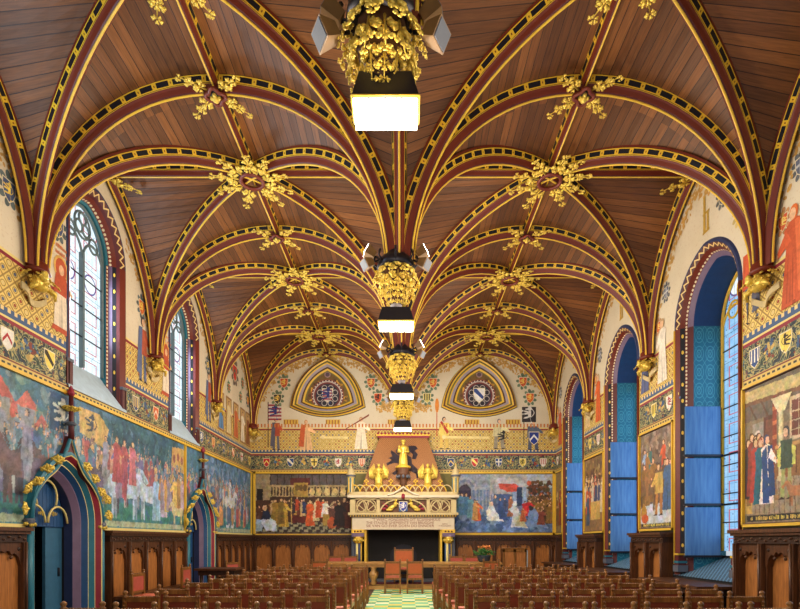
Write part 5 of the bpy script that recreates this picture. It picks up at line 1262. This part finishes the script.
for s in (-1, 1):
    m = MB(); x = s * 1.7; yy = FZ + .0; m.lathe(x, yy, [(.13, 2.97), (.1, 3.0), (.1, 3.45), (.14, 3.5), (.15, 3.58), (.1, 3.62), (.12, 3.68), (.06, 3.76), (.02, 3.86)], 'sand', 8)
    [m.tube([(x + .1 * cos(a), yy + .1 * sin(a), 3.0), (x + .1 * cos(a), yy + .1 * sin(a), 3.46)], .016, ('tealp', 'goldp')[i % 2], 5) for i, a in enumerate([pi * q / 4 for q in range(8)])]
    m.lathe(x, yy, [(.155, 3.5), (.155, 3.56)], 'greyst', 8); m.build('corner_turret', t, loc)
    m = MB(); m.ell((x, yy, 3.9), (.03, .03, .05)); m.build('turret_finial', t, loc)
    # columns
    m = MB(); x = s * 1.47; m.lathe(x, FZ + .14, [(.2, 0), (.2, .12), (.14, .2), (.11, .24)], 'greyst', 8); m.build('column_base', t, loc)
    m = MB(); [m.tube([(x + .07 * cos(a), FZ + .14 + .07 * sin(a), .2), (x + .07 * cos(a), FZ + .14 + .07 * sin(a), 1.36)], .045, ('goldp', 'blue', 'maroon', 'blue', 'palegold', 'navy')[i], 8) for i, a in enumerate([pi * q / 3 for q in range(6)])]; m.build('column_shaft', t, loc)
    m = MB(); m.lathe(x, FZ + .14, [(.12, 1.34), (.14, 1.4), (.13, 1.46), (.19, 1.56)], 'goldp', 10); [m.ell((x + .14 * cos(a), FZ + .14 + .14 * sin(a), 1.44), (.045, .045, .05)) for a in [pi * q / 4 for q in range(8)]]
    m.box(x - .2, x + .2, FZ - .04, FZ + .34, 1.56, 1.68, 'purple'); m.box(x - .21, x + .21, FZ - .05, FZ + .35, 1.68, 1.79, 'goldp'); [m.ell((x + q * .1, FZ - .05, 1.73), (.03, .02, .03), 'maroon') for q in (-1, 0, 1)]; m.build('capital', t, loc)
m = MB(); m.box(-1.7, -1.56, FZ + .2, D, 0, 1.79, 'greyst'); m.box(1.56, 1.7, FZ + .2, D, 0, 1.79, 'greyst'); m.box(-1.27, -1.2, FZ + .1, D, 0, 1.79, 'goldp'); m.box(1.2, 1.27, FZ + .1, D, 0, 1.79, 'goldp'); m.build('jambs', t, loc)
m = MB(); m.box(-1.2, 1.2, D - .06, D, 0, 1.8, 'dark')
N = 12; m.xf = lambda p: (p[0], D - .06 - p[2], p[1]); m.strip([-.45 + .9 * i / N for i in range(N + 1)], lambda x: .1, lambda x: .9 + .4 * sqrt(max(0, 1 - (x / .46) ** 2)), 0, .04, 'iron'); m.build('fireback', t, loc)
m = MB(); m.box(-1.25, 1.25, FZ - .25, D, 0, .14, 'greyst'); m.build('hearth', t, loc)
# hood
m = MB(); y1 = D - .02
def hoodpt(z, s):
    k = (z - 2.97) / (4.86 - 2.97); hw = 1.42 + (.8 - 1.42) * k; return (s * hw, FZ + .1 + .42 * k, z)
a, b, c_, d_ = hoodpt(2.97, -1), hoodpt(2.97, 1), hoodpt(4.86, 1), hoodpt(4.86, -1)
m.add([a, b, c_, d_, (a[0] - .0, y1, 2.97), (b[0], y1, 2.97), (c_[0], y1, 4.86), (d_[0], y1, 4.86)], [(0, 1, 2, 3)], 'hood', [(a[0], 0), (b[0], 0), (c_[0], 1.93), (d_[0], 1.93), (0, 0), (0, 0), (0, 0), (0, 0)])
m.add([a, b, c_, d_, (a[0], y1, 2.97), (b[0], y1, 2.97), (c_[0], y1, 4.86), (d_[0], y1, 4.86)], [(1, 5, 6, 2), (4, 0, 3, 7), (3, 2, 6, 7)], 'brown'); hood = m.build('hood', t, loc, recalc=False)
HX = lambda p: (p[0], FZ + .1 + .42 * (p[1] - 2.97) / 1.89 - p[2] - .004, p[1])
P = MB(HX); P.d = .006
for pl in (((285, 110), (300, 120), (325, 140), (345, 150), (345, 190), (325, 185), (300, 182), (262, 197), (258, 186), (288, 165), (268, 155), (290, 145), (280, 125)), ((345, 195), (340, 235), (300, 252), (286, 240), (312, 225), (325, 200)), ((340, 120), (395, 150), (400, 190), (440, 226), (446, 265), (425, 270), (420, 244), (388, 228), (345, 215)),
           ((372, 100), (385, 84), (420, 84), (432, 100), (415, 114), (432, 132), (420, 162), (398, 160), (405, 132), (388, 120), (378, 128)), ((318, 95), (345, 88), (352, 130), (322, 135), (308, 118))):
    P.poly([(.0 + (340 + a / 5.536 - 403.4) / 30.2, EYE + (540 - 430 - b / 5.536) / 30.2) for a, b in pl], c(74, 64, 78)); P.build('painted_lion', hood, loc)
m = MB(); m.box(-.86, .86, FZ + .44, D, 4.86, 4.92, 'crimson'); m.box(-.9, .9, FZ + .4, D, 4.92, 4.98, 'goldp'); [m.ell((-.84 + i * .12, FZ + .4, 4.99), (.04, .04, .04), 'crimson', None, 6, 4) for i in range(15)]; m.build('hood_cornice', t, loc)
def statue(x, y, z, h, label, wings=False, n='gilded_statue'):
    l2 = Vector((x, y, z)); s = thing(n, label, 'statue', l2)
    m = MB(); m.lathe(x, y, [(.17 * h, z), (.18 * h, z + .1 * h), (.13 * h, z + .4 * h), (.12 * h, z + .58 * h), (.17 * h, z + .7 * h), (.16 * h, z + .78 * h), (.05 * h, z + .83 * h), (.05 * h, z + .86 * h)], 'gold', 12)
    m.ell((x, y, z + .92 * h), (.065 * h, .07 * h, .085 * h), 'gold', None, 10, 7); m.ell((x, y + .01, z + .95 * h), (.075 * h, .075 * h, .07 * h), 'gold')
    for q in (-1, 1): m.tube([(x + q * .16 * h, y, z + .74 * h), (x + q * .2 * h, y - .06 * h, z + .56 * h), (x + q * .06 * h, y - .17 * h, z + .55 * h)], [.05 * h, .045 * h, .03 * h], 'gold', 8)
    for i in range(7): a = pi + pi * i / 6; m.tube([(x + .17 * h * cos(a), y + .17 * h * sin(a), z), (x + .12 * h * cos(a), y + .12 * h * sin(a), z + .5 * h)], .02 * h, 'gold', 5)
    m.build('robed_figure', s, l2)
    if wings:
        for q in (-1, 1):
            m = MB()
            for i in range(5): m.ell((x + q * (.2 + .06 * i) * h, y + .06, z + (.66 - .03 * i) * h), (.035 * h, .025, (.4 - .04 * i) * h), 'gold', Matrix.Rotation(q * .1, 3, 'Y'), 6, 5)
            m.build('wing', s, l2)
    else:
        m = MB(); m.ell((x - .13, y - .14, z + .62 * h), (.05, .05, .1)); m.ell((x - .13, y - .15, z + .75 * h), (.035, .035, .04)); m.build('held_child', s, l2)
        m = MB(); m.lathe(x, y, [(.09 * h, z + .96 * h), (.1 * h, z + 1.03 * h)], 'gold', 10); m.build('crown', s, l2)
    return s
m = MB(); yy = FZ - .02; m.lathe(0, yy, [(.07, 3.12), (.12, 3.3), (.1, 3.42), (.2, 3.55), (.22, 3.6), (.18, 3.66), (.24, 3.78)], 'brown', 8); m.lathe(0, yy, [(.25, 3.78), (.25, 3.84)], 'goldp', 8); [m.ell((.19 * cos(i * pi / 4), yy + .19 * sin(i * pi / 4), 3.5), (.05, .05, .06), 'greyst') for i in range(8)]; m.build('statue_pedestal', t, loc)
statue(0, yy, 3.84, .82, 'gilded crowned statue holding a child on a pedestal before the fireplace hood')
for s in (-1, 1):
    m = MB(); m.lathe(s * .8, FZ + .02, [(.05, 2.97), (.05, 3.12), (.12, 3.2), (.12, 3.24)], 'goldp', 8); m.build('angel_bracket', t, loc)
    statue(s * .8, FZ + .02, 3.24, .68, 'gilded winged angel statue on the fireplace, %s of the hood lion' % sideword[s], True)
# dais
m = MB(); m.box(-2.7, 3.1, 15.9, FZ - .27, 0, .1, 'burg'); tag(m.build('dais'), 'low burgundy carpeted dais in front of the fireplace', 'dais')
# ---------------------------------------------------------------- long table
loc = Vector((.12, 15.35, 0)); t = thing('long_table', 'long oak trestle table with baluster legs across the end of the aisle', 'table', loc)
m = MB(); m.box(-2.62, 2.86, 14.98, 15.78, .745, .8, 'tablew'); m.box(-2.58, 2.82, 15.02, 15.74, .66, .745, 'tablew'); m.build('table_top', t, loc)
for x in (-2.35, -.86, 1.02, 2.6):
    m = MB(); m.lathe(x, 15.1, [(.05, .12), (.09, .2), (.05, .26), (.12, .38), (.13, .48), (.06, .56), (.09, .64), (.09, .66)], 'tablew', 12); m.build('baluster_leg', t, loc)
    m = MB(); m.lathe(x, 15.66, [(.05, .12), (.09, .2), (.05, .26), (.12, .38), (.13, .48), (.06, .56), (.09, .64), (.09, .66)], 'tablew', 12); m.build('baluster_leg', t, loc)
m = MB(); m.box(-2.5, 2.76, 15.05, 15.17, .02, .12, 'tablew'); m.box(-2.5, 2.76, 15.6, 15.72, .02, .12, 'tablew'); m.build('floor_stretcher', t, loc)
# flower pot
loc = Vector((2.4, 15.4, .8)); t = thing('potted_plant', 'leafy plant with orange flowers in a slate pot on the long table', 'plant', loc)
m = MB(); m.lathe(loc.x, loc.y, [(.13, .8), (.17, .84), (.2, .96), (.21, 1.0), (.18, 1.0)], 'pot', 14); m.build('pot', t, loc)
rn = random.Random(3); m = MB()
for i in range(130):
    a = rn.uniform(0, 2 * pi); r = rn.uniform(0, .33); z = 1.0 + rn.uniform(0, .22) * (1.15 - r * 2)
    m.ell((loc.x + r * cos(a), loc.y + r * sin(a) * .7, z), (.06, .025, .012), 'leaf', Matrix.Rotation(a, 3, 'Z') @ Matrix.Rotation(rn.uniform(-.8, .5), 3, 'Y'), 5, 3)
m.build('foliage', t, loc)
m = MB(); [m.ell((loc.x + rn.uniform(-.18, .18), loc.y + rn.uniform(-.15, .1), 1.2 + rn.uniform(0, .08)), (.03, .03, .025), 'bloom', None, 6, 4) for i in range(16)]; m.build('flowers', t, loc)
# lectern cabinet
loc = Vector((3.28, 15.5, 0)); t = thing('oak_lectern', 'square oak lectern with two front panels beside the plant', 'lectern', loc)
m = MB(); m.box(2.95, 3.62, 15.3, 15.75, 0, 1.18, 'oak'); m.build('body', t, loc)
for a, b in ((2.99, 3.25), (3.32, 3.58)):
    m = MB(); m.box(a, b, 15.27, 15.3, .1, 1.12, 'oakp'); m.build('front_panel', t, loc)
m = MB()
for a, b in ((2.94, 2.99), (3.25, 3.32), (3.58, 3.63)): m.box(a, b, 15.255, 15.3, 0, 1.18, 'chair')
m.box(2.94, 3.63, 15.255, 15.3, 1.1, 1.18, 'chair'); m.build('frame', t, loc)
m = MB(); m.box(2.92, 3.65, 15.25, 15.78, 1.18, 1.22, 'chair'); m.build('top', t, loc)
m = MB(); m.box(3.63, 3.67, 15.28, 15.74, .05, 1.15, 'stone'); m.build('side_screen', t, loc)
# small table on the left
loc = Vector((-4.45, 12.7, 0)); t = thing('side_table', 'small dark oak side table by the far left doorway', 'table', loc)
m = MB(); m.box(-4.95, -3.95, 12.35, 13.05, .72, .77, 'oak'); m.build('table_top', t, loc)
m = MB(); m.box(-4.88, -4.02, 12.42, 12.98, .6, .72, 'oakd'); m.build('apron', t, loc)
for x in (-4.82, -4.08):
    for y in (12.48, 12.92): m = MB(); m.lathe(x, y, [(.035, 0), (.035, .1), (.05, .25), (.03, .4), (.045, .6)], 'oakd', 8); m.build('leg', t, loc)
# ---------------------------------------------------------------- chairs
def make_chair(w=.39, h=.84, bk=('leather',)):
    t = empty('oak_chair'); hw = w / 2; dp = .42; sh_ = .45      # faces +y, origin under the seat centre
    yb = -dp / 2
    for s in (-1, 1):
        m = MB(); x = s * (hw - .022); m.box(x - .022, x + .022, yb - .022, yb + .022, 0, h - .02, 'chair')
        for i in range(9): m.ell((x + s * .0, yb - .024, h - .06 - i * .045), (.016, .008, .016), 'chair', None, 5, 3)
        o = m.build('back_post', t); m = MB(); m.lathe(x, yb, [(.028, h - .02), (.03, h), (.016, h + .012), (.028, h + .03), (.026, h + .048), (.008, h + .062)], 'chair', 8); m.build('finial', o)
        m = MB(); m.box(x - .02, x + .02, -yb - .04, -yb, 0, sh_ - .03, 'chair'); m.build('front_leg', t)
        m = MB(); m.box(x - .013, x + .013, yb, -yb - .02, .14, .18, 'chair'); m.build('side_stretcher', t)
    m = MB(); m.box(-hw + .04, hw - .04, yb - .018, yb + .018, h - .06, h - .01, 'chair')
    n = 12
    for i in range(n): m.ell((-hw + .055 + i * (w - .11) / (n - 1), yb - .004, h - .008), (.014, .016, .012), 'chair', None, 5, 3)
    m.build('crest_rail', t)
    m = MB(); m.box(-hw + .042, hw - .042, yb - .012, yb + .016, sh_ + .1, h - .055, bk[0]); m.build('back_panel', t)
    m = MB(); m.box(-hw + .04, hw - .04, yb - .016, yb + .016, sh_ + .06, sh_ + .1, 'chair'); m.build('lower_back_rail', t)
    m = MB(); m.box(-hw, hw, yb, -yb, sh_ - .07, sh_ - .02, 'chair'); m.build('seat_rail', t)
    m = MB(); m.box(-hw + .005, hw - .005, yb + .03, -yb + .02, sh_ - .02, sh_ + .025, 'seat'); m.ell((0, .015, sh_ + .02), (hw * .85, dp * .42, .02), 'seat', None, 12, 5); m.build('seat', t)
    m = MB(); m.box(-hw + .03, hw - .03, yb - .012, yb + .012, .16, .26, 'chair'); m.build('back_stretcher', t)
    return t
base = tree(make_chair()); used = [False]
def chair(x, y, rz, label, group, src=None):
    src = src or base
    if not used[0] and src is base:
        o = src[0]; used[0] = True; o.location = (x, y, 0); o.rotation_euler = (0, 0, rz); tag(o, label, 'chair', group); o['category'] = 'chair'
        return
    dup(src, None, (x, y, 0), rz, label, group)
base[0]['category'] = 'chair'
rows = [4.65, 5.62, 6.46, 7.4, 8.2, 9.05, 9.9, 10.85, 11.75]
rown = ['nearest row,', 'second row from viewer,', 'third row from viewer,', 'fourth row from viewer,', 'fifth row from viewer,', 'sixth row from viewer,', 'seventh row from viewer,', 'eighth row from viewer,', 'ninth row from viewer,', 'farthest row,']
cn = ['on the aisle', 'second from the aisle', 'third from the aisle', 'fourth from the aisle', 'fifth from the aisle', 'sixth from the aisle', 'seventh from the aisle']
rn = random.Random(11)
for r, y in enumerate(rows):
    off = (r % 2) * .06
    for side, n in ((-1, 5), (1, 7)):
        for k in range(n):
            pitch = .458 if r < 3 else .47
            x = side * ((1.06 - .03 * min(r, 6) if side > 0 else .96) + k * pitch) + rn.uniform(-.02, .02)
            chair(x, y + .21 + rn.uniform(-.02, .02), rn.uniform(-.03, .03), 'oak chair, %s %s, %s block' % (rown[r], cn[k], sideword[side]), 'rows of oak chairs facing the fireplace')
tall = tree(make_chair(.45, .88, ('leather_lit',))); tall[0].name = 'oak_chair'; tall[0]['category'] = 'chair'
def place(o, x, y, rz, label, group=None):
    o.location = (x, y, 0); o.rotation_euler = (0, 0, rz); tag(o, label, 'chair', group)
place(tall[0], -.27, 14.15, 0, 'tall orange-backed oak chair before the table, left one of the central pair', 'tall chairs at the long table')
dup(tall, None, (.33, 14.15, 0), 0, 'tall orange-backed oak chair before the table, right one of the central pair', 'tall chairs at the long table')
dup(tall, None, (-2.25, 14.3, 0), 0, 'oak chair at the left end of the long table, near side', 'tall chairs at the long table')
dup(tall, None, (2.4, 14.3, 0), 0, 'oak chair near the right end of the long table, in front of the plant', 'tall chairs at the long table')
far = make_chair(.46, .84, ('leatherp',)); ft = tree(far); far['category'] = 'chair'
for i, (x, lb) in enumerate(((-1.68, 'rose leather chair behind the long table, left of the fireplace opening'), (-2.16, 'rose leather chair behind the table, farthest left, half hidden'), (1.7, 'rose leather chair behind the table, right of the fireplace column'), (2.18, 'rose leather chair behind the table, beside the plant'))):
    if i == 0: place(far, x, 16.36, pi, lb, 'rose leather chairs behind the table'); far.location.z = .1
    else: dup(ft, None, (x, 16.36, .1), pi, lb, 'rose leather chairs behind the table')
ch = make_chair(.62, 1.06, ('leather_lit',)); ch.name = 'presiding_chair'; ch['category'] = 'chair'; place(ch, .02, 16.36, pi, 'wide high-backed orange leather chair behind the middle of the table'); ch.location.z = .1
sd = make_chair(.46, .86, ('leatherp',)); st = tree(sd); sd['category'] = 'chair'
place(sd, -4.5, 9.3, -pi / 2, 'rose-backed chair by the left wall, in front of the five-panel bench, nearer one')
dup(st, None, (-4.5, 11.35, 0), -pi / 2, 'rose-backed chair by the left wall, farther one beside the small table')
dup(st, None, (-4.35, 13.75, 0), -pi / 2 - .5, 'rose-backed chair half hidden behind the small side table')
# ---------------------------------------------------------------- camera, light, world
cam = bpy.data.cameras.new('camera'); co = bpy.data.objects.new('camera', cam); COL.objects.link(co); S.camera = co
cam.sensor_width = 36; cam.lens = 520 / 800 * 36; cam.shift_x = -6 / 800; cam.shift_y = 235.5 / 800; cam.clip_start = .05
co.location = (.09, 0, EYE); co.rotation_euler = (pi / 2, 0, 0)
def lamp(ty, name, loc, e, col, size=.2, rot=None, **k):
    l = bpy.data.lights.new(name, ty); l.energy = e; l.color = col
    if ty == 'POINT': l.shadow_soft_size = size
    if ty == 'AREA': l.size = size; l.shape = 'RECTANGLE'; l.size_y = k.get('sy', size)
    o = bpy.data.objects.new(name, l); COL.objects.link(o); o.location = loc
    if rot: o.rotation_euler = rot
    return o
WARM = (1, .85, .66)
for y in (3.868, 7.346, 10.824, 14.302, .39):
    lamp('POINT', 'lantern_and_fill_glow', (0, y, 4.2), 130 if y > 1 else 50, WARM, .25)  # the one behind the camera has no lantern; added to light the walls
    for s in (-1, 1): (lamp('POINT', 'flood_and_fill_glow', (s * 1.5, y, 4.95), 76 if y > 4 else 26, WARM, .2) if y > 1 else None)  # nearest pair added to brighten the near ceiling; its floods are unlit
for uc, _ in WL: lamp('AREA', 'window_daylight', (-W - .2, uc, 5.6), 60, (.72, .88, 1), 1.1, (0, -pi / 2, 0), sy=1.1)
for uc, _ in WR: lamp('AREA', 'window_daylight', (W + .68, uc, 3.3), 17, (.42, .70, 1), 3.6, (0, pi / 2, 0), sy=1.2)
w = bpy.data.worlds.new('world'); S.world = w; w.use_nodes = True
bg = w.node_tree.nodes['Background']; bg.inputs[0].default_value = (.86, .93, 1, 1); bg.inputs[1].default_value = .42
S.view_settings.view_transform = 'Standard'; S.view_settings.look = 'None'; S.view_settings.gamma = 1; S.view_settings.use_curve_mapping = False
S.view_settings.exposure = 0.68
